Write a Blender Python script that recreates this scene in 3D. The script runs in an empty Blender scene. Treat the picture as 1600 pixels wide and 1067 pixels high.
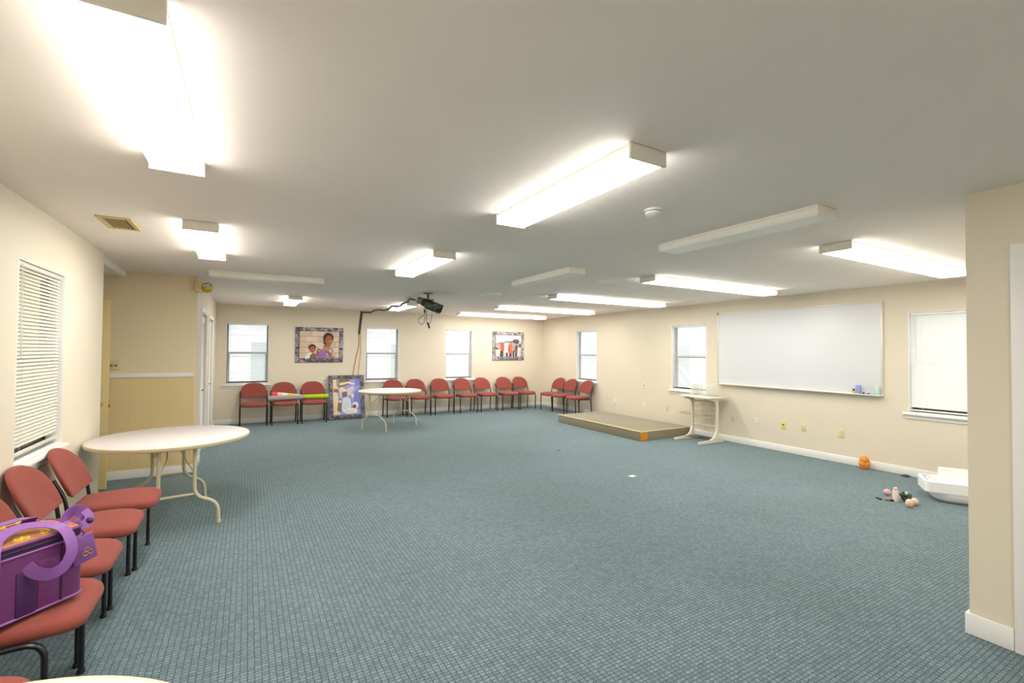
import bpy, bmesh, math, random
from mathutils import Vector, Matrix
random.seed(7)
PI = math.pi
sc = bpy.context.scene
COL = sc.collection

# ------------------------------------------------------------------ materials
def lin(c):
    def f(v):
        v /= 255.0
        return v / 12.92 if v <= 0.04045 else ((v + 0.055) / 1.055) ** 2.4
    return (f(c[0]), f(c[1]), f(c[2]), 1.0)

def mat(name, rgb, rough=0.5, metal=0.0, var=0.0, scale=20.0, bump=0.0, bscale=200.0, spec=0.5, sheen=0.0,
        emis=0.0, trans=0.0):
    m = bpy.data.materials.new(name)
    m.use_nodes = True
    nt = m.node_tree
    b = nt.nodes['Principled BSDF']
    b.inputs['Base Color'].default_value = lin(rgb)
    b.inputs['Roughness'].default_value = rough
    b.inputs['Metallic'].default_value = metal
    b.inputs['Specular IOR Level'].default_value = spec
    if sheen:
        b.inputs['Sheen Weight'].default_value = sheen
        b.inputs['Sheen Roughness'].default_value = 0.5
    if emis:
        b.inputs['Emission Color'].default_value = lin(rgb)
        b.inputs['Emission Strength'].default_value = emis
    if trans:
        b.inputs['Transmission Weight'].default_value = trans
    tc = nt.nodes.new('ShaderNodeTexCoord')
    if var:
        n = nt.nodes.new('ShaderNodeTexNoise')
        n.inputs['Scale'].default_value = scale
        n.inputs['Detail'].default_value = 4
        nt.links.new(tc.outputs['Object'], n.inputs['Vector'])
        r = nt.nodes.new('ShaderNodeValToRGB')
        c = lin(rgb)
        r.color_ramp.elements[0].position = 0.3
        r.color_ramp.elements[1].position = 0.7
        r.color_ramp.elements[0].color = tuple(max(0, v * (1 - var)) for v in c[:3]) + (1,)
        r.color_ramp.elements[1].color = tuple(min(1, v * (1 + var)) for v in c[:3]) + (1,)
        nt.links.new(n.outputs['Fac'], r.inputs['Fac'])
        nt.links.new(r.outputs['Color'], b.inputs['Base Color'])
    if bump:
        n2 = nt.nodes.new('ShaderNodeTexNoise')
        n2.inputs['Scale'].default_value = bscale
        n2.inputs['Detail'].default_value = 3
        nt.links.new(tc.outputs['Object'], n2.inputs['Vector'])
        bp = nt.nodes.new('ShaderNodeBump')
        bp.inputs['Strength'].default_value = bump
        bp.inputs['Distance'].default_value = 0.002
        nt.links.new(n2.outputs['Fac'], bp.inputs['Height'])
        nt.links.new(bp.outputs['Normal'], b.inputs['Normal'])
    return m

def carpet_material():
    m = bpy.data.materials.new('teal_loop_carpet')
    m.use_nodes = True
    nt = m.node_tree
    N, L = nt.nodes, nt.links
    b = N['Principled BSDF']
    b.inputs['Roughness'].default_value = 0.92
    b.inputs['Specular IOR Level'].default_value = 0.15
    b.inputs['Sheen Weight'].default_value = 0.35
    b.inputs['Sheen Roughness'].default_value = 0.45
    b.inputs['Sheen Tint'].default_value = lin((205, 225, 225))
    tc = N.new('ShaderNodeTexCoord')
    mp = N.new('ShaderNodeMapping')
    mp.inputs['Scale'].default_value = (1, 1, 1)
    jn = N.new('ShaderNodeTexNoise'); jn.inputs['Scale'].default_value = 45.0; jn.inputs['Detail'].default_value = 2.0
    L.new(tc.outputs['Object'], jn.inputs['Vector'])
    js = N.new('ShaderNodeVectorMath'); js.operation = 'SCALE'; js.inputs['Scale'].default_value = 0.010
    L.new(jn.outputs['Color'], js.inputs[0])
    ja = N.new('ShaderNodeVectorMath'); ja.operation = 'ADD'
    L.new(tc.outputs['Object'], ja.inputs[0]); L.new(js.outputs['Vector'], ja.inputs[1])
    L.new(ja.outputs['Vector'], mp.inputs['Vector'])
    # broad weave cells
    br = N.new('ShaderNodeTexBrick')
    br.offset = 0.0
    br.inputs['Scale'].default_value = 1.0
    br.inputs['Brick Width'].default_value = 0.030
    br.inputs['Row Height'].default_value = 0.022
    br.inputs['Mortar Size'].default_value = 0.0035
    br.inputs['Mortar Smooth'].default_value = 0.6
    br.inputs['Bias'].default_value = 0.0
    br.inputs['Color1'].default_value = lin((126, 143, 149))
    br.inputs['Color2'].default_value = lin((104, 122, 128))
    br.inputs['Mortar'].default_value = lin((72, 88, 94))
    L.new(mp.outputs['Vector'], br.inputs['Vector'])
    # little yarn loops inside every cell
    wv = N.new('ShaderNodeTexWave')
    wv.wave_type = 'BANDS'; wv.bands_direction = 'X'
    wv.inputs['Scale'].default_value = 55.0
    wv.inputs['Distortion'].default_value = 2.0
    wv.inputs['Detail'].default_value = 1.0
    L.new(mp.outputs['Vector'], wv.inputs['Vector'])
    ns = N.new('ShaderNodeTexNoise')
    ns.inputs['Scale'].default_value = 160.0
    ns.inputs['Detail'].default_value = 2.0
    L.new(mp.outputs['Vector'], ns.inputs['Vector'])
    mx = N.new('ShaderNodeMix'); mx.data_type = 'RGBA'; mx.blend_type = 'MULTIPLY'
    mx.inputs['Factor'].default_value = 0.95
    rp = N.new('ShaderNodeValToRGB')
    rp.color_ramp.elements[0].color = (0.55, 0.58, 0.60, 1); rp.color_ramp.elements[0].position = 0.3
    rp.color_ramp.elements[1].color = (1.35, 1.33, 1.30, 1); rp.color_ramp.elements[1].position = 0.72
    L.new(ns.outputs['Fac'], rp.inputs['Fac'])
    L.new(br.outputs['Color'], mx.inputs['A'])
    L.new(rp.outputs['Color'], mx.inputs['B'])
    mx2 = N.new('ShaderNodeMix'); mx2.data_type = 'RGBA'; mx2.blend_type = 'MULTIPLY'
    mx2.inputs['Factor'].default_value = 0.35
    rp2 = N.new('ShaderNodeValToRGB')
    rp2.color_ramp.elements[0].color = (0.6, 0.62, 0.64, 1)
    rp2.color_ramp.elements[1].color = (1.25, 1.25, 1.25, 1)
    L.new(wv.outputs['Fac'], rp2.inputs['Fac'])
    L.new(mx.outputs['Result'], mx2.inputs['A'])
    L.new(rp2.outputs['Color'], mx2.inputs['B'])
    # wear: large soft patches
    ng = N.new('ShaderNodeTexNoise')
    ng.inputs['Scale'].default_value = 0.9
    ng.inputs['Detail'].default_value = 3.0
    L.new(mp.outputs['Vector'], ng.inputs['Vector'])
    rp3 = N.new('ShaderNodeValToRGB')
    rp3.color_ramp.elements[0].color = (0.93, 0.93, 0.92, 1); rp3.color_ramp.elements[0].position = 0.35
    rp3.color_ramp.elements[1].color = (1.04, 1.05, 1.06, 1); rp3.color_ramp.elements[1].position = 0.65
    L.new(ng.outputs['Fac'], rp3.inputs['Fac'])
    mx3 = N.new('ShaderNodeMix'); mx3.data_type = 'RGBA'; mx3.blend_type = 'MULTIPLY'
    mx3.inputs['Factor'].default_value = 1.0
    L.new(mx2.outputs['Result'], mx3.inputs['A'])
    L.new(rp3.outputs['Color'], mx3.inputs['B'])
    L.new(mx3.outputs['Result'], b.inputs['Base Color'])
    bp = N.new('ShaderNodeBump')
    bp.inputs['Strength'].default_value = 0.5
    bp.inputs['Distance'].default_value = 0.003
    L.new(ns.outputs['Fac'], bp.inputs['Height'])
    L.new(bp.outputs['Normal'], b.inputs['Normal'])
    return m

def glass_material():
    m = bpy.data.materials.new('window_glass')
    m.use_nodes = True
    nt = m.node_tree
    nt.nodes.remove(nt.nodes['Principled BSDF'])
    t = nt.nodes.new('ShaderNodeBsdfTransparent')
    t.inputs['Color'].default_value = (0.94, 0.96, 0.97, 1)
    g = nt.nodes.new('ShaderNodeBsdfGlossy')
    g.inputs['Roughness'].default_value = 0.03
    mx = nt.nodes.new('ShaderNodeMixShader')
    mx.inputs['Fac'].default_value = 0.03
    nt.links.new(t.outputs[0], mx.inputs[1])
    nt.links.new(g.outputs[0], mx.inputs[2])
    nt.links.new(mx.outputs[0], nt.nodes['Material Output'].inputs['Surface'])
    return m

def acrylic_material():
    m = bpy.data.materials.new('clear_acrylic')
    m.use_nodes = True
    nt = m.node_tree
    b = nt.nodes['Principled BSDF']
    b.inputs['Base Color'].default_value = lin((244, 244, 236)); b.inputs['Roughness'].default_value = .2
    t = nt.nodes.new('ShaderNodeBsdfTransparent')
    mx = nt.nodes.new('ShaderNodeMixShader'); mx.inputs['Fac'].default_value = .17
    nt.links.new(t.outputs[0], mx.inputs[1]); nt.links.new(b.outputs[0], mx.inputs[2])
    nt.links.new(mx.outputs[0], nt.nodes['Material Output'].inputs['Surface'])
    return m

def stone_material(name, dark, mid, light, tint):
    # mottled tile pattern of the wide picture frames
    m = bpy.data.materials.new(name)
    m.use_nodes = True
    nt = m.node_tree; N, L = nt.nodes, nt.links
    b = N['Principled BSDF']; b.inputs['Roughness'].default_value = 0.55
    tc = N.new('ShaderNodeTexCoord')
    v = N.new('ShaderNodeTexVoronoi'); v.inputs['Scale'].default_value = 16
    L.new(tc.outputs['Object'], v.inputs['Vector'])
    r = N.new('ShaderNodeValToRGB')
    e = r.color_ramp.elements
    e[0].position = 0.15; e[0].color = lin(dark)
    e[1].position = 0.9; e[1].color = lin(light)
    e2 = e.new(0.45); e2.color = lin(mid)
    e3 = e.new(0.68); e3.color = lin(tint)
    s = N.new('ShaderNodeSeparateColor')
    L.new(v.outputs['Color'], s.inputs['Color'])
    L.new(s.outputs['Red'], r.inputs['Fac'])
    n = N.new('ShaderNodeTexNoise'); n.inputs['Scale'].default_value = 30; n.inputs['Detail'].default_value = 4
    L.new(tc.outputs['Object'], n.inputs['Vector'])
    mx = N.new('ShaderNodeMix'); mx.data_type = 'RGBA'; mx.blend_type = 'OVERLAY'; mx.inputs['Factor'].default_value = 0.6
    L.new(r.outputs['Color'], mx.inputs['A']); L.new(n.outputs['Color'], mx.inputs['B'])
    hs = N.new('ShaderNodeHueSaturation'); hs.inputs['Saturation'].default_value = 0.55
    L.new(mx.outputs['Result'], hs.inputs['Color'])
    L.new(hs.outputs['Color'], b.inputs['Base Color'])
    return m

WALLC = (225, 214, 193)
M = dict(
    wall=mat('cream_wall_paint', WALLC, 0.6, var=0.012, scale=3, bump=0.05, bscale=60),
    hallwall=mat('hall_wall_paint', (238, 221, 187), 0.65, var=0.012, scale=3),
    wainscot=mat('hall_wainscot_paint', (232, 209, 154), 0.6, var=0.012, scale=3),
    ceil=mat('ceiling_paint', (248, 239, 229), 0.8, var=0.01, scale=4, bump=0.08, bscale=90),
    carpet=carpet_material(),
    white=mat('white_trim_paint', (240, 238, 233), 0.4),
    doorw=mat('white_door_paint', (236, 234, 230), 0.4),
    doortan=mat('tan_door_paint', (222, 200, 142), 0.5),
    bronze=mat('dark_bronze_aluminium', (58, 54, 52), 0.4, metal=0.3),
    glass=glass_material(),
    acrylic=acrylic_material(),
    slat=mat('white_blind_vinyl', (243, 243, 240), 0.4),
    slatcream=mat('cream_blind_vinyl', (216, 212, 196), 0.4),
    dark=mat('dark_gap', (40, 36, 32), 0.6),
    housing=mat('fixture_housing_enamel', (244, 239, 228), 0.45),
    lamp=mat('lit_lens', (255, 252, 246), 0.4, emis=27.0),
    lampside=mat('lit_lens_side', (255, 252, 246), 0.4, emis=5.0),
    lamplong=mat('lit_long_lens', (255, 252, 246), 0.4, emis=17.5),
    lamplongside=mat('lit_long_lens_side', (255, 252, 246), 0.4, emis=5.0),
    lens=mat('unlit_acrylic_lens', (244, 241, 232), 0.35, var=0.03, scale=60),
    fabric=mat('brick_red_chair_fabric', (143, 74, 65), 0.85, var=0.05, scale=90, bump=0.25, bscale=600, sheen=0.08, spec=0.15),
    black=mat('black_enamel_tube', (22, 21, 22), 0.35),
    blackp=mat('black_plastic', (28, 27, 28), 0.5),
    ttop=mat('grey_white_laminate', (216, 209, 207), 0.45, var=0.015, scale=200),
    tedge=mat('beige_table_edge', (222, 206, 172), 0.5),
    tleg=mat('beige_enamel_tube', (214, 205, 172), 0.4),
    tdark=mat('dark_steel_latch', (72, 60, 48), 0.5, metal=0.5),
    platform=mat('brown_platform_carpet', (138, 127, 101), 0.95, var=0.3, scale=90, bump=0.6, bscale=300, sheen=0.25),
    nosing=mat('cream_edge_trim', (222, 208, 160), 0.5),
    orange_wood=mat('bare_orange_wood', (214, 136, 28), 0.5, var=0.15, scale=25),
    cart=mat('cream_cart_enamel', (226, 219, 200), 0.4),
    basket=mat('dull_cream_wire', (196, 184, 158), 0.45),
    board=mat('whiteboard_enamel', (226, 227, 230), 0.42),
    alum=mat('cream_aluminium', (226, 220, 208), 0.35, metal=0.2),
    plate=mat('ivory_plate', (222, 210, 168), 0.45),
    platew=mat('white_plate', (238, 232, 216), 0.45),
    platey=mat('yellow_jack_plate', (232, 214, 110), 0.45),
    vent=mat('yellowed_vent_metal', (214, 190, 128), 0.5),
    brass=mat('brass', (180, 150, 70), 0.3, metal=0.8),
    lampglass=mat('amber_lamp_reflector', (206, 178, 70), 0.2, metal=0.3),
    chrome=mat('chrome', (200, 200, 196), 0.15, metal=0.9),
    greyp=mat('grey_plastic', (112, 108, 108), 0.45),
    wire=mat('grey_wire', (170, 165, 160), 0.5),
    green=mat('green_circuit', (60, 96, 44), 0.5),
    cablebrown=mat('dark_brown_raceway', (70, 58, 44), 0.6),
    orangecord=mat('orange_cord', (206, 142, 80), 0.5),
    thincord=mat('grey_cord', (172, 158, 130), 0.5),
    matgrey=mat('grey_foam_mat', (158, 148, 142), 0.8, var=0.05, scale=50),
    matgreen=mat('lime_foam_mat', (172, 206, 20), 0.7, var=0.05, scale=50),
    pink=mat('hot_pink_towel', (226, 72, 100), 0.85),
    peachc=mat('peach_towel', (244, 186, 160), 0.85),
    yellowc=mat('yellow_towel', (226, 206, 84), 0.85),
    whitec=mat('white_towel', (226, 224, 220), 0.85),
    bag=mat('purple_nylon', (108, 48, 106), 0.5, var=0.06, scale=30, bump=0.12, bscale=500),
    bagdark=mat('dark_purple_webbing', (70, 26, 84), 0.55),
    ribbon=mat('lilac_ribbon', (136, 86, 158), 0.45, var=0.05, scale=20),
    baglid=mat('bronze_printed_lid', (168, 110, 62), 0.5, var=0.15, scale=40),
    yellow=mat('yellow_print', (236, 196, 26), 0.5),
    orange_edge=mat('orange_red_edge', (226, 96, 60), 0.5),
    gold=mat('gold_emblem', (222, 170, 84), 0.3, metal=0.6),
    orangeobj=mat('orange_plush', (246, 150, 52), 0.8, var=0.35, scale=45, bump=0.8, bscale=60),
    tub=mat('white_moulded_plastic', (248, 248, 248), 0.3),
    pinkball=mat('pink_ball', (240, 168, 182), 0.4),
    peachball=mat('peach_ball', (240, 196, 178), 0.5),
    tube=mat('pale_tube', (240, 226, 216), 0.4),
    redp=mat('red_orange_plastic', (206, 92, 60), 0.4),
    darkgreen=mat('dark_green_toy', (62, 68, 52), 0.6, var=0.3, scale=60),
    palepink=mat('pale_pink_cloth', (232, 208, 214), 0.8),
    paper=mat('white_paper', (226, 234, 232), 0.7),
    blue=mat('periwinkle_eraser', (150, 158, 220), 0.6),
    mint=mat('mint_pad', (190, 226, 200), 0.7),
    lavender=mat('lavender_marker', (180, 178, 216), 0.4),
    yellowgreen=mat('yellow_green_marker', (206, 214, 110), 0.4),
    darkgrey=mat('dark_grey', (84, 82, 80), 0.6),
    siding=mat('neighbour_siding', (244, 245, 247), 0.7),
    nwin=mat('neighbour_window', (190, 198, 206), 0.3),
    roof=mat('neighbour_roof', (170, 170, 172), 0.8),
    lawn=mat('outdoor_ground', (170, 176, 160), 0.9, var=0.1, scale=3),
    stone1=stone_material('slate_purple_frame', (78, 66, 76), (112, 100, 112), (164, 152, 168), (126, 110, 136)),
    stone2=stone_material('grey_stone_frame', (104, 96, 98), (146, 136, 138), (182, 172, 176), (158, 150, 156)),
    stone3=stone_material('dark_slate_frame', (58, 54, 62), (92, 86, 98), (128, 122, 132), (100, 90, 120)),
)
for _n, _c in dict(p_tan=(206, 184, 160), p_tan2=(222, 200, 176), p_line=(150, 124, 104), p_skin=(164, 96, 58), p_skin2=(186, 118, 72),
                   p_hair=(58, 36, 32), p_floral=(186, 140, 128), p_flor2=(150, 96, 110), p_purple=(150, 104, 170), p_white=(222, 226, 224),
                   p_olive=(120, 104, 64), p_sky=(236, 234, 238), p_grey=(176, 168, 160), p_red=(222, 88, 66), p_salmon=(232, 140, 120),
                   p_dark=(74, 66, 62), p_lilac=(200, 190, 214), p_pale=(206, 216, 222), p_blue=(116, 120, 196), p_blue2=(154, 148, 206),
                   p_cream=(226, 204, 172), p_brown=(140, 104, 66), p_face=(150, 76, 60), p_tree=(110, 98, 96), p_floor=(214, 206, 206)).items():
    M[_n] = mat('print_' + _n[2:], _c, 0.45)

# ------------------------------------------------------------------ mesh helpers
def newbm():
    return bmesh.new()

def merge(dst, src, mi=0, mtx=None):
    if mtx is not None:
        bmesh.ops.transform(src, matrix=mtx, verts=src.verts)
    for f in src.faces:
        f.material_index = mi
    me = bpy.data.meshes.new('tmp')
    src.to_mesh(me); src.free()
    dst.from_mesh(me)
    bpy.data.meshes.remove(me)
    return dst

def box(bm, lo, hi, bev=0.0, mi=0, mtx=None, seg=2):
    t = bmesh.new()
    bmesh.ops.create_cube(t, size=1.0)
    s = Vector([hi[i] - lo[i] for i in range(3)]); c = Vector([(hi[i] + lo[i]) / 2 for i in range(3)])
    for v in t.verts:
        v.co = Vector((v.co.x * s.x, v.co.y * s.y, v.co.z * s.z)) + c
    if bev > 0:
        bmesh.ops.bevel(t, geom=list(t.edges), offset=min(bev, min(s) * 0.49), segments=seg, affect='EDGES', profile=0.5)
    return merge(bm, t, mi, mtx)

def bx(lo, hi, bev=0.0, mtx=None):
    return box(newbm(), lo, hi, bev, 0, mtx)

def smooth_path(pts, n=6):
    P = [Vector(p) for p in pts]
    out = []
    for i in range(len(P) - 1):
        p0 = P[max(i - 1, 0)]; p1 = P[i]; p2 = P[i + 1]; p3 = P[min(i + 2, len(P) - 1)]
        for k in range(n):
            t = k / n
            out.append(0.5 * ((2 * p1) + (-p0 + p2) * t + (2 * p0 - 5 * p1 + 4 * p2 - p3) * t * t + (-p0 + 3 * p1 - 3 * p2 + p3) * t ** 3))
    out.append(P[-1])
    return out

def fillet(pts, r, n=5):
    """round the inner corners of a polyline with radius about r"""
    P = [Vector(p) for p in pts]
    out = [P[0]]
    for i in range(1, len(P) - 1):
        a = P[i - 1] - P[i]; b = P[i + 1] - P[i]
        d = min(r, a.length * 0.48, b.length * 0.48)
        A = P[i] + a.normalized() * d; B = P[i] + b.normalized() * d
        for k in range(n + 1):
            t = k / n
            out.append((1 - t) ** 2 * A + 2 * t * (1 - t) * P[i] + t * t * B)
    out.append(P[-1])
    return out

def sweep(bm, pts, section, mi=0, up=(0, 0, 1), caps=True):
    """section: list of (a,b) offsets; frame carried along by parallel transport"""
    P = [Vector(p) for p in pts]
    n = len(P)
    tang = []
    for i in range(n):
        a = P[max(i - 1, 0)]; b = P[min(i + 1, n - 1)]
        tang.append((b - a).normalized())
    u = Vector(up)
    if abs(u.dot(tang[0])) > 0.95:
        u = Vector((1, 0, 0)) if abs(tang[0].x) < 0.9 else Vector((0, 1, 0))
    rings = []
    for i in range(n):
        u = (u - tang[i] * u.dot(tang[i]))
        if u.length < 1e-6:
            u = tang[i].orthogonal()
        u.normalize()
        w = tang[i].cross(u)
        rings.append([bm.verts.new(P[i] + w * a + u * b) for a, b in section])
    m = len(section)
    for i in range(n - 1):
        for j in range(m):
            f = bm.faces.new((rings[i][j], rings[i][(j + 1) % m], rings[i + 1][(j + 1) % m], rings[i + 1][j]))
            f.material_index = mi
    if caps:
        f = bm.faces.new(rings[0][::-1]); f.material_index = mi
        f = bm.faces.new(rings[-1]); f.material_index = mi
    return bm

def tube(bm, pts, r, n=10, mi=0, ry=None):
    ry = ry or r
    sec = [(r * math.cos(2 * PI * k / n), ry * math.sin(2 * PI * k / n)) for k in range(n)]
    return sweep(bm, pts, sec, mi)

def ribbon(bm, pts, w, t, up, mi=0):
    sec = [(-t / 2, -w / 2), (t / 2, -w / 2), (t / 2, w / 2), (-t / 2, w / 2)]
    return sweep(bm, pts, sec, mi, up)

def lathe(bm, prof, n=24, c=(0, 0, 0), mi=0, mtx=None):
    t = bmesh.new()
    rings = []
    for r, z in prof:
        if r < 1e-6:
            rings.append([t.verts.new((0, 0, z))])
        else:
            rings.append([t.verts.new((r * math.cos(2 * PI * k / n), r * math.sin(2 * PI * k / n), z)) for k in range(n)])
    for a, b in zip(rings[:-1], rings[1:]):
        for k in range(n):
            k2 = (k + 1) % n
            if len(a) == 1 and len(b) == 1:
                continue
            if len(a) == 1:
                t.faces.new((a[0], b[k], b[k2]))
            elif len(b) == 1:
                t.faces.new((a[k], a[k2], b[0]))
            else:
                t.faces.new((a[k], a[k2], b[k2], b[k]))
    for ring, rev in ((rings[0], True), (rings[-1], False)):
        if len(ring) > 2:
            t.faces.new(ring[::-1] if rev else ring)
    bmesh.ops.recalc_face_normals(t, faces=t.faces)
    bmesh.ops.translate(t, vec=Vector(c), verts=t.verts)
    return merge(bm, t, mi, mtx)

def prism(bm, poly, z0, z1, mi=0, mtx=None, bev=0.0):
    """poly: (x,y) outline extruded z0..z1"""
    t = bmesh.new()
    a = [t.verts.new((x, y, z0)) for x, y in poly]
    b = [t.verts.new((x, y, z1)) for x, y in poly]
    t.faces.new(a[::-1]); t.faces.new(b)
    n = len(poly)
    for i in range(n):
        t.faces.new((a[i], a[(i + 1) % n], b[(i + 1) % n], b[i]))
    bmesh.ops.recalc_face_normals(t, faces=t.faces)
    if bev:
        es = [e for e in t.edges if all(abs(v.co.z - z1) < 1e-6 for v in e.verts)]
        bmesh.ops.bevel(t, geom=es, offset=bev, segments=2, affect='EDGES', profile=0.5)
    return merge(bm, t, mi, mtx)

def loft_pad(bm, outline, layers, mi=0, post=None):
    """cushion: outline (x,y) scaled about its centre by s at height z for each (s,z); last layers close the pad"""
    t = bmesh.new()
    cx = sum(p[0] for p in outline) / len(outline); cy = sum(p[1] for p in outline) / len(outline)
    rings = []
    for s, z in layers:
        rings.append([t.verts.new((cx + (x - cx) * s, cy + (y - cy) * s, z)) for x, y in outline])
    n = len(outline)
    for a, b in zip(rings[:-1], rings[1:]):
        for k in range(n):
            t.faces.new((a[k], a[(k + 1) % n], b[(k + 1) % n], b[k]))
    c0 = t.verts.new((cx, cy, layers[0][1])); c1 = t.verts.new((cx, cy, layers[-1][1]))
    for k in range(n):
        t.faces.new((rings[0][(k + 1) % n], rings[0][k], c0))
        t.faces.new((rings[-1][k], rings[-1][(k + 1) % n], c1))
    bmesh.ops.recalc_face_normals(t, faces=t.faces)
    if post:
        for v in t.verts:
            v.co = Vector(post(v.co))
        bmesh.ops.recalc_face_normals(t, faces=t.faces)
    return merge(bm, t, mi)

def sphere(bm, c, r, mi=0, sx=1, sy=1, sz=1, n=16, mtx=None):
    t = bmesh.new()
    bmesh.ops.create_uvsphere(t, u_segments=n, v_segments=max(6, n // 2), radius=r)
    for v in t.verts:
        v.co = Vector((v.co.x * sx + c[0], v.co.y * sy + c[1], v.co.z * sz + c[2]))
    return merge(bm, t, mi, mtx)

# ------------------------------------------------------------------ object helpers
def obj(name, bm, mats, parent=None, loc=(0, 0, 0), sharp=38, world=False):
    if world and parent is not None:
        bmesh.ops.translate(bm, vec=-Vector(parent.location), verts=bm.verts)
    me = bpy.data.meshes.new(name)
    bm.normal_update()
    bm.to_mesh(me); bm.free()
    if not isinstance(mats, (list, tuple)):
        mats = [mats]
    for m in mats:
        me.materials.append(m)
    me.polygons.foreach_set('use_smooth', [True] * len(me.polygons))
    me.set_sharp_from_angle(angle=math.radians(sharp))
    o = bpy.data.objects.new(name, me)
    COL.objects.link(o)
    o.location = loc
    if parent is not None:
        o.parent = parent
    return o

def tag(o, label, cat, group=None, kind=None):
    o['label'] = label; o['category'] = cat
    if group: o['group'] = group
    if kind: o['kind'] = kind
    return o

def thing(name, label, cat, loc=(0, 0, 0), rz=0.0, group=None):
    o = bpy.data.objects.new(name, None)
    COL.objects.link(o)
    o.empty_display_size = 0.1
    o.location = loc; o.rotation_euler = (0, 0, rz)
    return tag(o, label, cat, group)

def struct(name, bm=None, mats=None, label=None, cat=None, loc=(0, 0, 0), rz=0.0):
    if bm is None:
        o = bpy.data.objects.new(name, None); COL.objects.link(o)
        o.location = loc; o.rotation_euler = (0, 0, rz)
    else:
        o = obj(name, bm, mats, None, loc)
    o['kind'] = 'structure'
    if label: o['label'] = label
    if cat: o['category'] = cat
    return o

def dup(root, loc, rz, label, group=None):
    r = root.copy(); COL.objects.link(r)
    r.location = loc; r.rotation_euler = (0, 0, rz); r['label'] = label
    if group: r['group'] = group
    for ch in list(root.children):
        c = ch.copy(); COL.objects.link(c); c.parent = r
        for g in list(ch.children):
            d = g.copy(); COL.objects.link(d); d.parent = c
    return r

# ------------------------------------------------------------------ room
H = 2.44
XL, XR, YF, YB = -1.20, 7.31, 11.05, -2.6      # left wall, right wall, far wall, rear wall
XC, YH, YE = -0.56, 7.00, 5.73                 # closet wall, hall back wall, end of the left wall
XP, YP = 3.50, 1.00                            # partition corner on the right
XH = -2.6

struct('floor', bx((XH - .2, YB - .2, -0.08), (XR + .2, YF + .2, 0.0)), M['carpet'], 'teal grey loop carpet covering the whole room floor', 'carpet')
struct('ceiling', bx((XH - .2, YB - .2, H), (XR + .2, YF + .2, H + .1)), M['ceil'], 'flat off-white painted ceiling', 'ceiling')

def wall(name, axis, p0, p1, a0, a1, holes, label, m='wall'):
    """axis 'x': slab p0..p1 in x running a0..a1 in y; axis 'y': the other way round. holes (b0,b1,z0,z1)"""
    bm = newbm()
    cuts = sorted(holes)
    cells = []; cur = a0
    for b0, b1, z0, z1 in cuts:
        cells.append((cur, b0, 0, H))
        cells.append((b0, b1, 0, z0)); cells.append((b0, b1, z1, H))
        cur = b1
    cells.append((cur, a1, 0, H))
    for c0, c1, z0, z1 in cells:
        if c1 - c0 < 1e-4 or z1 - z0 < 1e-4: continue
        if axis == 'x': box(bm, (p0, c0, z0), (p1, c1, z1))
        else: box(bm, (c0, p0, z0), (c1, p1, z1))
    bmesh.ops.remove_doubles(bm, verts=bm.verts, dist=1e-5)
    return struct(name, bm, M[m], label, 'wall')

ZS, ZT = 0.80, 2.075
W_FAR = [(-0.385, 0.385), (2.375, 3.16), (4.345, 5.105)]
W_RIGHT = [(8.715, 9.525), (5.635, 6.445), (1.84, 2.645)]
W_LEFT = (3.87, 4.70)
TH = 0.14
wall('wall_far', 'y', YF, YF + TH, XC, XR + TH, [(a, b, ZS, ZT) for a, b in W_FAR], 'cream painted back wall with three windows')
wall('wall_right', 'x', XR, XR + TH, YP, YF, [(a, b, ZS, ZT) for a, b in W_RIGHT], 'cream painted right wall behind the whiteboard')
wall('wall_left', 'x', XL - TH, XL, YB, YE, [(W_LEFT[0], W_LEFT[1], 0.82, 2.08)], 'cream painted left wall beside the row of chairs')
wall('wall_rear', 'y', YB - TH, YB, XL - TH, XP, [], 'cream painted rear wall')
wall('wall_hall', 'y', YH, YH + TH, XH, XC - 0.001, [], 'shaded tan wall at the side hall', 'hallwall')
wall('wall_hall_front', 'y', YE - TH, YE - .001, XH, XL - TH, [], 'hall side of the left wall', 'hallwall')
wall('wall_hall_end', 'x', XH - TH, XH, YE - TH, YH + TH, [], 'end wall of the side hall', 'hallwall')
DZ = 2.03
DOORS = [(7.62, 8.52), (9.02, 9.98)]
wall('wall_closet', 'x', XC - TH, XC, YH + .001, YF, [(a, b, 0, DZ) for a, b in DOORS], 'short white-cream wall holding two closet doors')
wall('wall_partition', 'x', XP, XP + .12, YB, YP, [(-0.08, 0.75, 0, 2.045)], 'cream painted partition corner at the right edge')
wall('wall_partition_return', 'y', YP - .12, YP - .001, XP + .12, XR + TH, [], 'return of the partition facing the big room')

def base(name, pts, hgt=0.10, t=0.014, label=None):
    """baseboard strips: list of (x0,y0,x1,y1) boxes"""
    bm = newbm()
    for lo, hi in pts:
        box(bm, (lo[0], lo[1], 0), (hi[0], hi[1], hgt), 0.005)
    return struct(name, bm, M['white'], label or 'white painted baseboard', 'baseboard')
T = 0.014
base('baseboard_far', [((XC, YF - T), (XR, YF))], label='white baseboard along the back wall')
base('baseboard_right', [((XR - T, YP), (XR, YF - T))], 0.105, label='white baseboard along the right wall')
base('baseboard_left', [((XL, YB), (XL + T, YE))], label='white baseboard along the left wall')
base('baseboard_hall', [((XH, YH - T), (XC - .003, YH))], 0.10, label='white baseboard under the tan hall wall')
base('baseboard_closet', [((XC, YH - T), (XC + T, DOORS[0][0] - .08)), ((XC, DOORS[0][1] + .08), (XC + T, DOORS[1][0] - .08)), ((XC, DOORS[1][1] + .08), (XC + T, YF - T))], 0.10,
     label='white baseboard beside the closet doors')
base('baseboard_partition', [((XP - 0.016, 0.825), (XP, YP + 0.016)), ((XP, YP), (XR - T, YP + .016))], 0.115, label='white baseboard around the partition corner')
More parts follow.
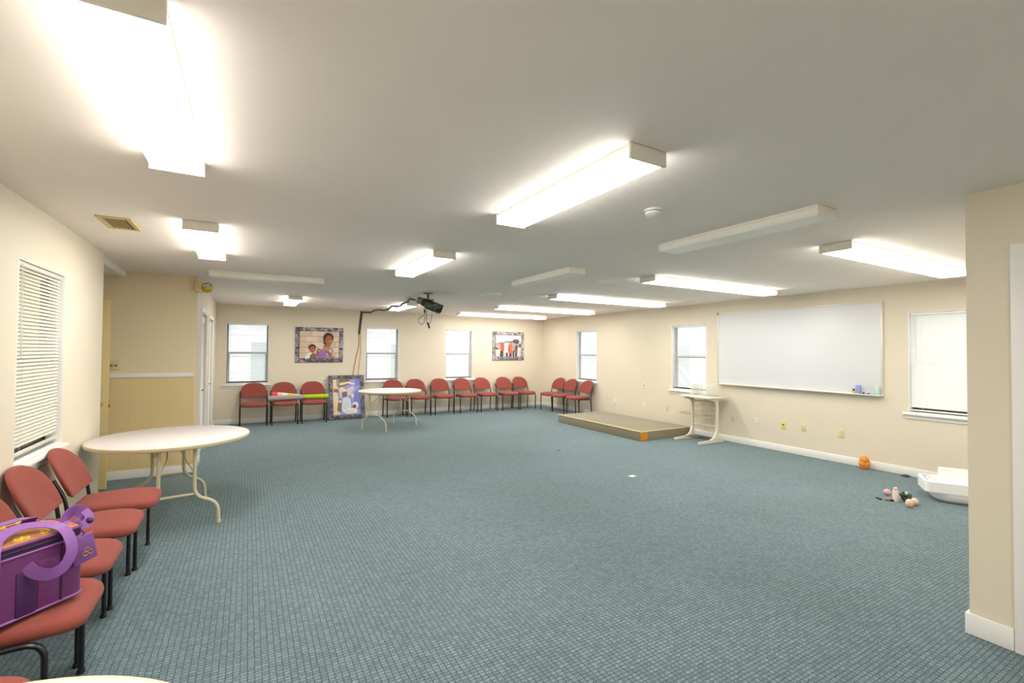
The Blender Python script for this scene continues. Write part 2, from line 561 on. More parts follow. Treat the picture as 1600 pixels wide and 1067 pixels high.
base('baseboard_rear', [((XL + T, YB), (XP, YB + T))], label='white baseboard along the rear wall')

# hall chair rail and wainscot with fine grooves
bm = newbm()
box(bm, (XH, YH - .022, 1.185), (XC - .03, YH, 1.20), .004)
box(bm, (XH, YH - .014, 1.20), (XC - .03, YH, 1.235), .004)
struct('trim_1', bm, M['white'], 'white chair rail across the tan hall wall', 'chair rail')
bm = newbm(); x = XH
while x < XC - .02:
    x1 = min(x + .20, XC - .004)
    box(bm, (x, YH - .006, .10), (x1 - .0012, YH, 1.186), .0008, seg=1)
    x = x1
struct('trim_2', bm, M['wainscot'], 'tan grooved panelling below the chair rail in the hall', 'panelling')

# ------------------------------------------------------------------ windows and blinds
def window(n, axis, inward, wallpos, a0, a1, z0, z1, label, sill_out=0.05, horn=.05):
    """axis: the axis the window runs along ('x' on the far wall, 'y' on side walls); inward: +1/-1 direction towards the room on the other axis"""
    mid = (a0 + a1) / 2
    def P(a, d, z):      # d measured from the wall face outwards (away from the room)
        return (a, wallpos - inward * d, z) if axis == 'x' else (wallpos - inward * d, a, z)
    def B(bm, A0, A1, d0, d1, Z0, Z1, bev=0.003):
        p, q = P(A0, d0, Z0), P(A1, d1, Z1)
        lo = tuple(min(p[i], q[i]) for i in range(3)); hi = tuple(max(p[i], q[i]) for i in range(3))
        return box(bm, lo, hi, bev)
    root = struct('window_%d' % n, None, None, label, 'window', P(mid, 0, z0))
    bm = newbm(); j = .012
    B(bm, a0, a0 + j, 0.0, .10, z0, z1); B(bm, a1 - j, a1, 0.0, .10, z0, z1); B(bm, a0 + j + .0005, a1 - j - .0005, 0.0, .10, z1 - j, z1); B(bm, a0 + j + .0005, a1 - j - .0005, 0.0, .10, z0, z0 + j)
    obj('jamb', bm, M['white'], root, world=True)
    bm = newbm(); f = .030
    i0, i1, k0, k1 = a0 + j, a1 - j, z0 + j, z1 - j
    B(bm, i0, i0 + f, .085, .13, k0, k1); B(bm, i1 - f, i1, .085, .13, k0, k1); B(bm, i0 + f + .0005, i1 - f - .0005, .085, .13, k1 - f, k1); B(bm, i0 + f + .0005, i1 - f - .0005, .085, .13, k0, k0 + f)
    obj('frame', bm, M['bronze'], root, world=True)
    zm = (z0 + z1) / 2 + .01
    bm = newbm(); B(bm, i0 + f, i1 - f, .088, .128, zm - .022, zm + .022)
    B(bm, i0 + f, i0 + f + .02, .092, .125, k0 + f, zm - .023); B(bm, i1 - f - .02, i1 - f, .092, .125, k0 + f, zm - .023); B(bm, i0 + f + .0205, i1 - f - .0205, .092, .125, k0 + f, k0 + f + .02)
    obj('sash', bm, M['bronze'], root, world=True)
    bm = newbm(); B(bm, i0 + f, i1 - f, .106, .110, k0 + f, k1 - f, 0)
    obj('pane', bm, M['glass'], root, world=True)
    bm = newbm(); B(bm, a0 - horn, a1 + horn, -sill_out, 0.0, z0 - .025, z0 + .002, .006); B(bm, a0 - horn * .6, a1 + horn * .6, -.014, 0.0, z0 - .075, z0 - .025, .004)
    obj('sill', bm, M['white'], root, world=True)
    return root

def blind(axis, inward, wallpos, a0, a1, z0, z1, tilt, label, material='slat', drop=1.0, wand_at=None, pitch=.0215, lift=0.0):
    mid = (a0 + a1) / 2
    d = .045 if lift == 0 else .03
    def P(a, dd, z):
        return (a, wallpos - inward * dd, z) if axis == 'x' else (wallpos - inward * dd, a, z)
    root = thing('window_blind', label, 'blind', P(mid, d, z1), 0, 'horizontal window blinds')
    g = .018
    A0, A1 = a0 + g, a1 - g
    def B(bm, Q0, Q1, d0, d1, Z0, Z1, bev=.003):
        p, q = P(Q0, d0, Z0), P(Q1, d1, Z1)
        return box(bm, tuple(min(p[i], q[i]) for i in range(3)), tuple(max(p[i], q[i]) for i in range(3)), bev)
    bm = newbm(); B(bm, A0, A1, d - .014, d + .014, z1 - .042, z1 - .014)
    obj('headrail', bm, M[material], root, world=True)
    bm = newbm()
    zt = z1 - .055; zb = z0 + .035 + lift; hw = .0125
    n = int((zt - zb) / pitch)
    c, s = math.cos(tilt), math.sin(tilt)
    for k in range(n):
        z = zt - k * pitch
        rows = []
        for u in (-1, -.35, .35, 1):
            bow = .0022 * (1 - u * u)
            dd = d + hw * u * c + bow * s * 0 ; zz = z + hw * u * s + bow
            rows.append((dd, zz))
        vt = [[bm.verts.new(P(a, dd, zz)) for dd, zz in rows] for a in (A0 + .004, A1 - .004)]
        vb = [[bm.verts.new(P(a, dd, zz - .0012)) for dd, zz in rows] for a in (A0 + .004, A1 - .004)]
        for q in range(3):
            bm.faces.new((vt[0][q], vt[0][q + 1], vt[1][q + 1], vt[1][q]))
            bm.faces.new((vb[0][q + 1], vb[0][q], vb[1][q], vb[1][q + 1]))
        for q in (0, 3):
            bm.faces.new((vt[0][q], vt[1][q], vb[1][q], vb[0][q]))
        for e in (0, 1):
            bm.faces.new([vt[e][q] for q in range(4)] + [vb[e][q] for q in (3, 2, 1, 0)])
    bmesh.ops.recalc_face_normals(bm, faces=bm.faces)
    obj('slats', bm, M[material], root, world=True)
    bm = newbm(); B(bm, A0, A1, d - .012, d + .012, zb - .018, zb - .002)
    obj('bottom_rail', bm, M[material], root, world=True)
    bm = newbm()
    for t in (.15, .85):
        a = A0 + (A1 - A0) * t
        for dd in (-.0135, .0135):
            tube(bm, [P(a, d + dd, z1 - .04), P(a, d + dd, zb)], .0009, 5)
    obj('ladder_cord', bm, M['whitec'], root, world=True)
    wa = A0 + .06 if wand_at is None else A0 + (A1 - A0) * wand_at
    bm = newbm(); tube(bm, [P(wa, d - .022, z1 - .03), P(wa, d - .024, z1 - .6)], .003, 6)
    obj('wand', bm, M['whitec'], root, world=True)
    return root

far_lab = ['window in the back wall left of the large framed print, nearest the closet', 'window in the back wall beside the hanging dark cable', 'window in the back wall between the projector and the small group picture']
far_bl = ['open white blind in the back wall window nearest the closet doors', 'open white blind in the back wall window beside the dark cable', 'open white blind in the back wall window right of the projector']
for k, (a, b) in enumerate(W_FAR):
    window(k + 1, 'x', -1, YF, a, b, ZS, ZT, far_lab[k])
    blind('x', -1, YF, a, b, ZS, ZT, math.radians(20), far_bl[k], pitch=.0235)
r_lab = ['narrow-looking window in the right wall above the three corner chairs', 'window in the right wall directly left of the whiteboard', 'window in the right wall at far right, partly behind the partition']
r_bl = ['open white blind in the right wall window above the corner chairs', 'open white blind in the right wall window above the small cart', 'closed white blind in the right wall window nearest the partition']
for k, (a, b) in enumerate(W_RIGHT):
    window(k + 4, 'y', -1, XR, a, b, ZS, ZT, r_lab[k])
    blind('y', -1, XR, a, b, ZS, ZT, math.radians(20 if k < 2 else 57), r_bl[k], wand_at=.92, pitch=.0235 if k < 2 else .0232, lift=0 if k < 2 else 0.012)
window(7, 'y', 1, XL, W_LEFT[0], W_LEFT[1], 0.82, 2.08, 'window in the left wall above the near row of chairs', horn=.012, sill_out=.04)
blind('y', 1, XL, W_LEFT[0], W_LEFT[1], 0.82, 2.08, math.radians(56), 'closed cream blind in the left wall window above the red chairs', 'slatcream', lift=0.03, pitch=.0238)

# outside: ground and pale houses next door, seen through the blinds
struct('ground', bx((-14, -10, -.55), (24, 26, -.45)), M['lawn'], 'pale ground outside the windows', 'ground')
def house(label, loc, rz, L, Hh):
    r = thing('neighbour_house', label, 'house', loc, rz)
    bm = newbm(); z = 0
    while z < Hh:
        z1 = min(z + .16, Hh)
        t = bmesh.new()
        vs = [t.verts.new(p) for p in ((-L / 2, -.025, z), (L / 2, -.025, z), (L / 2, -.005, z1), (-L / 2, -.005, z1), (-L / 2, .2, z), (L / 2, .2, z), (L / 2, .2, z1), (-L / 2, .2, z1))]
        for f in ((0, 1, 2, 3), (5, 4, 7, 6), (4, 0, 3, 7), (1, 5, 6, 2), (3, 2, 6, 7), (4, 5, 1, 0)):
            t.faces.new([vs[i] for i in f])
        merge(bm, t); z = z1
    obj('wall', bm, M['siding'], r)
    for x in [-L / 2 + 1.2 + 2.1 * i for i in range(int((L - 1.5) / 2.1))]:
        w = newbm()
        for lo, hi in (((x - .5, -.06, .95), (x - .42, -.02, 2.25)), ((x + .42, -.06, .95), (x + .5, -.02, 2.25)), ((x - .419, -.06, 2.17), (x + .419, -.02, 2.25)), ((x - .52, -.065, .87), (x + .52, -.02, .949))):
            box(w, lo, hi, .004)
        wf = obj('window', w, M['white'], r)
        p = bx((x - .42, -.045, .95), (x + .42, -.03, 2.17)); obj('pane', p, M['nwin'], wf)
    bm = newbm(); prism(bm, [(-.45, 0), (3.2, 0), (3.2, 1.6)], -L / 2 - .2, L / 2 + .2, mtx=Matrix.Translation((0, 0, Hh)) @ Matrix(((0, 0, 1, 0), (1, 0, 0, 0), (0, 1, 0, 0), (0, 0, 0, 1))))
    obj('roof', bm, M['roof'], r)
house('pale sided house outside the back wall windows', (2.2, 16.0, -.45), 0, 10, 3.3)
house('pale sided house outside the right wall windows', (11.6, 9.0, -.45), -PI / 2, 21, 3.3)
house('pale sided house outside the left wall window', (-5.6, 3.5, -.45), PI / 2, 9, 3.3)

# ------------------------------------------------------------------ doors
def closet_door(n, a0, a1, label):
    r = struct('door_%d' % n, None, None, label, 'door', (XC, (a0 + a1) / 2, 0))
    bm = newbm(); c = .065
    box(bm, (XC - .01, a0 - c, 0), (XC + .018, a0, DZ + c), .004); box(bm, (XC - .01, a1, 0), (XC + .018, a1 + c, DZ + c), .004)
    box(bm, (XC - .01, a0 + .0005, DZ), (XC + .018, a1 - .0005, DZ + c), .004)
    obj('casing', bm, M['white'], r, world=True)
    w = (a1 - a0) / 2
    for s in (0, 1):
        y0, y1 = a0 + s * w + .004, a0 + (s + 1) * w - .004
        x0, x1 = XC - .055, XC - .022
        bm = newbm()
        st = .045
        box(bm, (x0, y0, .015), (x1, y0 + st, DZ - .02), .003); box(bm, (x0, y1 - st, .015), (x1, y1, DZ - .02), .003)
        for z0, z1 in ((.015, .15), (.88, .98), (DZ - .12, DZ - .02)):
            box(bm, (x0, y0 + st, z0), (x1, y1 - st, z1), .003)
        lf = obj('leaf', bm, M['doorw'], r, world=True)
        bm = newbm()
        for z0, z1 in ((.15, .88), (.98, DZ - .12)):
            z = z0 + .012
            while z < z1 - .01:
                t = bmesh.new(); bmesh.ops.create_cube(t, size=1)
                bmesh.ops.scale(t, vec=(.034, y1 - y0 - 2 * st, .006), verts=t.verts)
                bmesh.ops.rotate(t, cent=(0, 0, 0), matrix=Matrix.Rotation(math.radians(42), 3, 'Y'), verts=t.verts)
                bmesh.ops.translate(t, vec=((x0 + x1) / 2, (y0 + y1) / 2, z), verts=t.verts)
                merge(bm, t); z += .026
        bmesh.ops.translate(bm, vec=-Vector(r.location), verts=bm.verts)
        o = obj('louvers', bm, M['doorw'], lf)
        if s == 1:
            bm = newbm(); lathe(bm, [(0, 0), (.008, 0), (.008, .018), (.017, .026), (.014, .034), (0, .036)], 14, mtx=Matrix.Translation((x1, y0 + .03, .93)) @ Matrix.Rotation(PI / 2, 4, 'Y'))
            bmesh.ops.translate(bm, vec=-Vector(r.location), verts=bm.verts)
            obj('knob', bm, M['brass'], lf)
    return r
closet_door(1, *DOORS[0], 'white louvered closet door nearer the hall corner')
closet_door(2, *DOORS[1], 'white louvered closet door nearer the back wall')

r = struct('door_3', None, None, 'white door casing and door at the right edge of the partition', 'door', (XP, .35, 0))
bm = newbm()
for y0, y1, z0, z1 in ((.75, .823, 0, 2.125), (-.155, -.08, 0, 2.125), (-.0795, .7495, 2.045, 2.125)):
    box(bm, (XP - .020, y0, z0), (XP + .0, y1, z1), .005)
for y0, y1, z0, z1 in ((.735, .7495, 0, 2.0445), (-.0795, -.065, 0, 2.0445), (-.0645, .7345, 2.03, 2.0445)):
    box(bm, (XP + .001, y0, z0), (XP + .119, y1, z1), .002)
obj('casing', bm, M['white'], r, world=True)
bm = bx((XP + .05, -.06, .012), (XP + .088, .73, 2.028), .003)
for z0, z1 in ((.25, .95), (1.1, 1.85)):
    box(bm, (XP + .043, .08, z0), (XP + .055, .59, z1), .006)
obj('leaf', bm, M['doorw'], r, world=True)

r = struct('door_4', None, None, 'tan door standing open in the hall beyond the left wall end', 'door', (-1.7, 6.55, 0))
obj('leaf', bx((-2.12, 6.53, .012), (-1.305, 6.57, 2.05), .003), M['doortan'], r, world=True)
bm = newbm()
lathe(bm, [(0, 0), (.028, 0), (.028, .006), (.011, .012), (.011, .03), (.026, .045), (.026, .06), (0, .068)], 16, mtx=Matrix.Translation((-1.37, 6.53, .93)) @ Matrix.Rotation(PI / 2, 4, 'X'))
lathe(bm, [(0, 0), (.028, 0), (.028, .006), (.011, .012), (.011, .03), (.026, .045), (.026, .06), (0, .068)], 16, mtx=Matrix.Translation((-1.37, 6.57, .93)) @ Matrix.Rotation(-PI / 2, 4, 'X'))
box(bm, (-1.306, 6.542, .89), (-1.290, 6.558, .92), .002)
obj('knob', bm, M['brass'], r, world=True)

# ------------------------------------------------------------------ ceiling light fixtures
FH, LENSW = .066, .21
def fixture(length, lit, label, group, loc, rz, width=LENSW):
    r = thing('ceiling_light', label, 'ceiling light', loc, rz, group)
    hw, hl = width / 2, length / 2
    bm = newbm()
    box(bm, (-hw + .003, -hl + .012, -.0155), (hw - .003, hl - .012, 0), .002)
    obj('housing', bm, M['housing'], r)
    sec = [(-hw + .004, -.016), (-hw + .004, -.018), (-hw, -.022), (-hw, -FH + .016), (-hw + .012, -FH), (hw - .012, -FH), (hw, -FH + .016), (hw, -.022), (hw - .004, -.018), (hw - .004, -.016)]
    n = 1 if length < 1.5 else 2
    seg = (2 * hl - .03) / n
    for k in range(n):
        y0 = -hl + .015 + k * seg + (.001 if k else 0); y1 = -hl + .015 + (k + 1) * seg - (.001 if k < n - 1 else 0)
        bm = newbm(); prism(bm, sec, 0, y1 - y0, mtx=Matrix.Translation((0, y1, 0)) @ Matrix.Rotation(PI / 2, 4, 'X'))
        if lit:
            for f in bm.faces:
                f.normal_update(); f.material_index = 0 if f.normal.z < -.3 else 1
        obj('lens', bm, ([M['lamp'], M['lampside']] if n == 1 else [M['lamplong'], M['lamplongside']]) if lit else M['lens'], r)
    for s in (-1, 1):
        bm = newbm(); y = s * (hl - .0075)
        box(bm, (-hw - .004, y - .0075, -FH - .003), (hw + .004, y + .0075, -.002), .003)
        obj('end_cap', bm, M['housing'], r)
    return r
G4, G8, GU = 'four foot fluorescent fixtures', 'eight foot fluorescent fixtures', 'unlit fluorescent fixtures'
fixture(1.24, True, 'large lit fluorescent fixture at top left, nearest the camera', G4, (-.305, 2.08, H), 0)
fixture(1.24, True, 'lit fluorescent fixture beside the yellowed ceiling vent', G4, (-.305, 4.56, H), 0)
fixture(1.24, True, 'small lit fixture far back above the large framed print', G4, (.69, 9.27, H), 0)
fixture(1.24, True, 'lit fluorescent fixture at upper centre, just left of the smoke detector', G4, (1.515, 2.08, H), 0)
fixture(1.24, True, 'lit fluorescent fixture mid ceiling, further back behind the upper centre one', G4, (1.535, 4.56, H), 0)
fixture(1.24, True, 'lit fixture behind the wavy cable leading to the projector', G4, (2.70, 9.2, H), 0)
fixture(1.24, False, 'unlit white fixture right of the smoke detector', GU, (3.065, 2.12, H), 0)
fixture(1.24, False, 'unlit white fixture mid ceiling above the round ceiling speaker', GU, (3.05, 4.58, H), 0)
fixture(1.24, False, 'unlit fixture set crosswise near the hall and emergency lamp', GU, (.215, 6.42, H), PI / 2)
long_y = [1.97, 3.99, 6.1, 8.2, 10.15]
long_x = [5.35, 5.33, 5.42, 5.5, 5.52]
long_l = ['long lit fixture nearest the partition at right', 'long lit fixture second from the partition, above the whiteboard end', 'long lit fixture third from the partition',
          'long lit fixture fourth from the partition, next to the last', 'long lit fixture farthest back, close to the back wall']
for y, x, l in zip(long_y, long_x, long_l):
    fixture(2.44, True, l, G8, (x, y, H), PI / 2, .235)
fixture(1.24, True, 'added unseen lit fixture behind the camera, left, brightening the near walls', G4, (-.305, -1.1, H), 0)  # added out of view as extra light for the partition and near walls
fixture(1.24, True, 'added unseen lit fixture behind the camera, right, brightening the partition', G4, (1.515, -1.1, H), 0)  # second added fixture, unseen, there only for its light
fixture(1.24, False, 'unlit fixture in the side hall ceiling, mostly hidden by the left wall', GU, (-1.36, 6.3, H), 0)

# small ceiling things
r = thing('smoke_detector', 'round white smoke detector on the ceiling', 'smoke detector', (2.215, 2.10, H))
r.scale = (.84, .84, .9)
bm = newbm(); lathe(bm, [(0, 0), (.066, 0), (.066, -.012), (.060, -.014)], 32); obj('base', bm, M['white'], r)
bm = newbm(); lathe(bm, [(.056, -.013), (.060, -.018), (.060, -.030), (.045, -.044), (.02, -.047), (0, -.047)], 32); obj('cover', bm, M['white'], r)
bm = newbm(); lathe(bm, [(.0605, -.0135), (.0605, -.0178)], 32); obj('vent_slot', bm, M['darkgrey'], r)

r = thing('ceiling_speaker', 'round white flush ceiling speaker right of the projector', 'speaker', (3.33, 6.54, H))
bm = newbm(); lathe(bm, [(0, 0), (.165, 0), (.165, -.018), (.15, -.026), (.142, -.026)], 40); obj('rim', bm, M['white'], r)
bm = newbm(); lathe(bm, [(0, -.030), (.142, -.025), (.142, -.003), (0, -.002)], 40); obj('grille', bm, M['platew'], r)

def ceiling_vent(label, x0, x1, y0, y1, m):
    r = thing('ceiling_vent', label, 'vent', ((x0 + x1) / 2, (y0 + y1) / 2, H), 0, 'ceiling air vents')
    hx, hy = (x1 - x0) / 2, (y1 - y0) / 2
    bm = newbm(); f = .032
    for lo, hi in (((-hx, -hy), (-hx + f, hy)), ((hx - f, -hy), (hx, hy)), ((-hx + f, -hy), (hx - f, -hy + f)), ((-hx + f, hy - f), (hx - f, hy))):
        box(bm, (lo[0], lo[1], -.008), (hi[0], hi[1], 0), .003)
    obj('frame', bm, m, r)
    obj('backing', bx((-hx + f, -hy + f, -.002), (hx - f, hy - f, 0)), M['dark'], r)
    bm = newbm()
    n = int((2 * hx - 2 * f) / .020)
    for k in range(n):
        x = -hx + f + .010 + k * .020
        box(bm, (x - .0018, -hy + f, -.004), (x + .0018, hy - f, -.003))
    n = int((2 * hy - 2 * f) / .026)
    for k in range(n):
        y = -hy + f + .013 + k * .026
        box(bm, (-hx + f, y - .0018, -.0045), (hx - f, y + .0018, -.0035))
    obj('grid', bm, m, r)
    return r
ceiling_vent('yellowed square-grid ceiling vent left of the lit fixture', -.925, -.725, 4.13, 4.50, M['vent'])
ceiling_vent('thin ceiling vent far back near the large framed print', 1.30, 1.74, 10.48, 10.66, M['housing'])
ceiling_vent('ceiling vent close to the right wall above the cart window', 6.70, 6.86, 5.45, 5.86, M['housing'])

# emergency lamp
r = thing('emergency_lamp', 'small tan emergency lamp with round amber head at the hall corner', 'emergency light', (-.51, 6.98, 2.30))
obj('case', bx((-.075, -.06, -.06), (.01, .018, .075), .008), M['doortan'], r)
Q = Matrix.Translation((.055, -.045, .0)) @ Matrix.Rotation(-.25, 4, 'Y')
bm = newbm(); lathe(bm, [(.064, 0.0005), (.060, .026), (.045, .048), (.022, .061), (0, .065)], 28, mtx=Q); obj('lamp_head', bm, M['chrome'], r)
bm = newbm(); lathe(bm, [(0, -.065), (.022, -.061), (.045, -.048), (.060, -.026), (.064, -.0005)], 28, mtx=Q); obj('amber_lens', bm, M['lampglass'], r)
bm = newbm(); sphere(bm, (.012, -.052, .02), .017, mtx=Q); sphere(bm, (-.022, -.050, .02), .013, mtx=Q); obj('bulb', bm, M['white'], r)
bm = newbm(); tube(bm, [(0.0, -.02, .03), (.03, -.02, .03), (.045, -.01, .01)], .008, 8); obj('bracket', bm, M['doortan'], r)

# ------------------------------------------------------------------ projector, raceway, cords
r = thing('projector', 'dark ceiling projector with exposed boards and dangling cables', 'projector', (2.46, 7.02, H), math.radians(-20))
bm = newbm(); lathe(bm, [(0, 0), (.075, 0), (.075, -.01), (.02, -.014), (.02, -.10), (0, -.10)], 20); box(bm, (-.09, -.06, -.11), (.09, .06, -.10), .003); obj('mount', bm, M['greyp'], r)
tl = Matrix.Translation((.03, 0, -.175)) @ Matrix.Rotation(math.radians(20), 4, 'Y') @ Matrix.Rotation(math.radians(12), 4, 'X')
bm = newbm(); box(bm, (-.12, -.13, -.05), (.21, .13, .05), .012, mtx=tl); body = obj('body', bm, M['blackp'], r)
bm = newbm(); box(bm, (-.20, -.12, -.045), (-.12, .12, .045), .012, mtx=tl); obj('front_panel', bm, M['greyp'], r)
bm = newbm(); lathe(bm, [(0, 0), (.035, 0), (.035, .025), (.028, .03), (0, .022)], 20, mtx=tl @ Matrix.Translation((-.20, .03, 0)) @ Matrix.Rotation(-PI / 2, 4, 'Y')); obj('lens', bm, M['chrome'], r)
bm = newbm(); box(bm, (-.07, -.134, -.03), (.02, -.129, .03), 0, mtx=tl)
obj('circuit_board', bm, M['green'], r)
bm = newbm()
for k in range(3):
    tube(bm, [tl @ Vector(p) for p in smooth_path([(-.02 + .05 * k, -.133, -.045), (.02 + .05 * k, -.145, -.01), (.05 + .05 * k, -.15, .02), (.10 + .04 * k, -.135, .05)], 5)], .005, 6)
obj('ribbon_wires', bm, M['wire'], r)
bm = newbm(); box(bm, (-.05, -.12, -.075), (.20, .10, -.066), .003, mtx=tl); obj('bottom_cover', bm, M['greyp'], r)
cab = [[(-.05, -.1, -.20), (-.055, -.1, -.27), (-.04, -.1, -.34), (-.055, -.1, -.36), (-.12, -.1, -.40), (-.14, -.1, -.46), (-.10, -.1, -.50), (-.055, -.1, -.47), (-.04, -.1, -.38)],
       [(-.02, -.1, -.22), (-.02, -.1, -.35), (-.015, -.1, -.45), (0, -.1, -.49)],
       [(.06, -.1, -.22), (.065, -.1, -.32), (.055, -.1, -.42), (.03, -.1, -.50)],
       [(.10, -.1, -.24), (.11, -.1, -.31), (.15, -.1, -.33), (.19, -.1, -.29), (.21, -.1, -.27)]]
for k, c in enumerate(cab):
    bm = newbm(); tube(bm, smooth_path(c, 6), .0045, 6); o = obj('cable', bm, M['darkgrey' if k < 3 else 'wire'], r)
    if k == 1:
        bm = newbm(); tube(bm, [(0, -.1, -.47), (.03, -.1, -.56)], .014, 8); obj('plug', bm, M['blackp'], o)
    if k == 0:
        bm = newbm(); tube(bm, [(-.05, -.1, -.27), (-.045, -.1, -.32)], .014, 8); obj('connector', bm, M['blackp'], o)

r = thing('cable_raceway', 'dark brown cable cover running down the back wall and across the ceiling', 'cable', (2.28, YF, H))
bm = newbm()
pts = [(2.225, YF - .012, 1.90), (2.275, YF - .012, 2.425)]
ribbon(bm, pts, .05, .02, (1, 0, 0)); obj('wall_duct', bm, M['cablebrown'], r, world=True)
bm = newbm()
cp = [(2.275, 11.02, 2.405), (2.34, 10.93, 2.395), (2.41, 10.7, 2.385), (2.40, 10.45, 2.40), (2.44, 10.25, 2.405), (2.43, 9.95, 2.385), (2.47, 9.80, 2.37), (2.50, 9.5, 2.375), (2.46, 9.15, 2.40), (2.49, 8.9, 2.38),
      (2.49, 8.65, 2.365), (2.45, 8.4, 2.38), (2.46, 8.1, 2.40), (2.42, 7.85, 2.415), (2.43, 7.6, 2.385), (2.45, 7.3, 2.34)]
tube(bm, smooth_path(cp, 5), .020, 8); obj('ceiling_cable', bm, M['darkgrey'], r, world=True)
bm = newbm(); tube(bm, smooth_path([(2.225, YF - .012, 1.90), (2.215, YF - .012, 1.6), (2.16, YF - .012, 1.35), (2.105, YF - .012, 1.0), (2.09, YF - .014, .7), (2.06, YF - .02, .3)], 6), .009, 8)
tag(obj('orange_cord', bm, M['orangecord']), 'orange cord hanging from the dark cable cover behind the leaning picture', 'cord')
bm = newbm(); tube(bm, smooth_path([(2.255, YF - .008, 1.90), (2.265, YF - .008, 1.6), (2.25, YF - .008, 1.3), (2.22, YF - .008, 1.0), (2.22, YF - .01, .6)], 6), .006, 8)
tag(obj('thin_cord', bm, M['thincord']), 'thin grey-tan cord on the back wall beside the orange cord', 'cord')

# ------------------------------------------------------------------ chairs
def rounded_poly(pts, r, n=5):
    P = [Vector((p[0], p[1], 0)) for p in pts]; out = []
    m = len(P)
    for i in range(m):
        rr = r[i] if isinstance(r, (list, tuple)) else r
        a = P[i - 1] - P[i]; b = P[(i + 1) % m] - P[i]
        d = min(rr, a.length * .48, b.length * .48)
        A = P[i] + a.normalized() * d; B = P[i] + b.normalized() * d
        for k in range(n + 1):
            t = k / n
            q = (1 - t) ** 2 * A + 2 * t * (1 - t) * P[i] + t * t * B
            out.append((q.x, q.y))
    return out

def make_chair(label, group):
    t = thing('guest_chair', label, 'chair', (0, 0, 0), 0, group)
    out = rounded_poly([(-.195, .19), (-.245, -.10), (-.20, -.285), (.20, -.285), (.245, -.10), (.195, .19)], [.06, .16, .13, .13, .16, .06], 7)
    bm = newbm()
    def sp(v):
        y = v.y
        dz = 0
        if y < -.10:                       # waterfall front edge
            dz -= .55 * (y + .10) ** 2
        dz += .03 * (y + .05) * -0.25
        return (v.x, v.y, v.z + dz)
    loft_pad(bm, out, [(.80, .402), (.92, .404), (.985, .414), (1.0, .432), (.985, .449), (.94, .460), (.82, .468), (.55, .473), (.25, .474)], post=sp)
    obj('seat', bm, M['fabric'], t, sharp=60)
    # back pad: flat bottom, arched top
    hw, z0, z1 = .235, .545, .835
    prof = [(-hw + .01, z0), (hw - .01, z0)]
    arc = []
    for k in range(21):
        a = PI * k / 20
        ca, sa = math.cos(a), math.sin(a)
        arc.append((hw * math.copysign(abs(ca) ** .8, ca), .625 + (z1 - .625) * abs(sa) ** .80))
    outl = rounded_poly([(-hw + .012, z0), (hw - .012, z0), (hw, z0 + .02)], .015, 3)[:8] + arc
    bm = newbm()
    def bp(v):                             # local (x, height, thickness) -> chair space, leaning back and gently curved
        x, zz, th = v.x, v.y, v.z
        y = .175 + (zz - z0) * .42 - .035 * (1 - (x / hw) ** 2) * -1 - .02
        return (x, y - th, zz - th * .38)
    loft_pad(bm, outl, [(.86, -.018), (.96, -.016), (1.0, -.004), (.995, .010), (.95, .020), (.80, .027), (.5, .030), (.2, .031)], post=bp)
    obj('backrest', bm, M['fabric'], t, sharp=60)
    for s in (-1, 1):
        x = s * .238
        bm = newbm()
        tube(bm, fillet([(x, -.185, .006), (x, -.185, .405), (x * .985, .17, .392)], .07, 6), .0115, 10, ry=.0135)
        lg = obj('leg', bm, M['black'], t)
        bm = newbm(); lathe(bm, [(0, 0), (.016, 0), (.016, .012), (.013, .02), (0, .02)], 12, (x, -.185, 0)); obj('glide', bm, M['blackp'], lg)
        bm = newbm()
        tube(bm, fillet([(x, .195, .006), (x, .165, .40), (x, .185, .55), (x * .99, .245, .67)], .06, 5), .0115, 10, ry=.0135)
        lg = obj('leg', bm, M['black'], t)
        bm = newbm(); lathe(bm, [(0, 0), (.016, 0), (.016, .012), (.013, .02), (0, .02)], 12, (x, .195, 0)); obj('glide', bm, M['blackp'], lg)
    bm = newbm()
    for y in (-.12, .12):
        tube(bm, [(-.236, y, .396), (.236, y, .392)], .010, 8)
    obj('seat_bar', bm, M['black'], t)
    return t

GF, GR, GL = 'red chairs along the back wall', 'red chairs in the right corner', 'red chairs along the left wall'
yb = YF - .365
far = [(.122, 0, 'red chair under the back wall window nearest the closet, nothing on it'),
       (.676, .02, 'red chair along the back wall carrying the grey and pink rolled mats'),
       (1.235, -.01, 'red chair along the back wall carrying the lime green rolled mat'),
       (2.99, .0, 'red chair behind the far round table, directly right of the leaning picture'),
       (3.545, .03, 'red chair partly behind the right end of the far round table'),
       (4.14, -.03, 'first red chair in the open right of the far round table'),
       (4.76, .05, 'red chair under the back wall window right of the projector'),
       (5.325, .06, 'red chair on the back wall, third from the right corner'),
       (5.955, .0, 'red chair under the left side of the small group picture'),
       (6.47, .05, 'red chair at the right end of the back wall row, by the corner')]
first = make_chair(far[0][2], GF)
first.location = (far[0][0], yb, 0)
for x, rz, l in far[1:]:
    dup(first, (x, yb, 0), rz, l, GF)
for y, rz, l in ((10.06, .10, 'red chair deepest in the right corner, beside the right wall'), (9.55, .05, 'middle red chair of the three along the right wall'), (8.93, .0, 'red chair under the right wall window, nearest the platform')):
    dup(first, (XR - .36, y, 0), -PI / 2 + rz, l, GR)
for x, y, rz, l in ((-.84, 4.345, 0, 'red chair by the left wall tucked next to the near round table'), (-.865, 3.80, 0, 'red chair under the left wall window, second from the round table'),
                 (-.875, 3.24, 0, 'red chair by the left wall, just behind the purple bag'), (-.845, 2.70, 0, 'red chair by the left wall with the purple bag on its seat'), (-.86, 1.95, .05, 'nearest red chair at the bottom left corner, mostly cut off')):
    dup(first, (x, y, 0), PI / 2 + rz, l, GL)

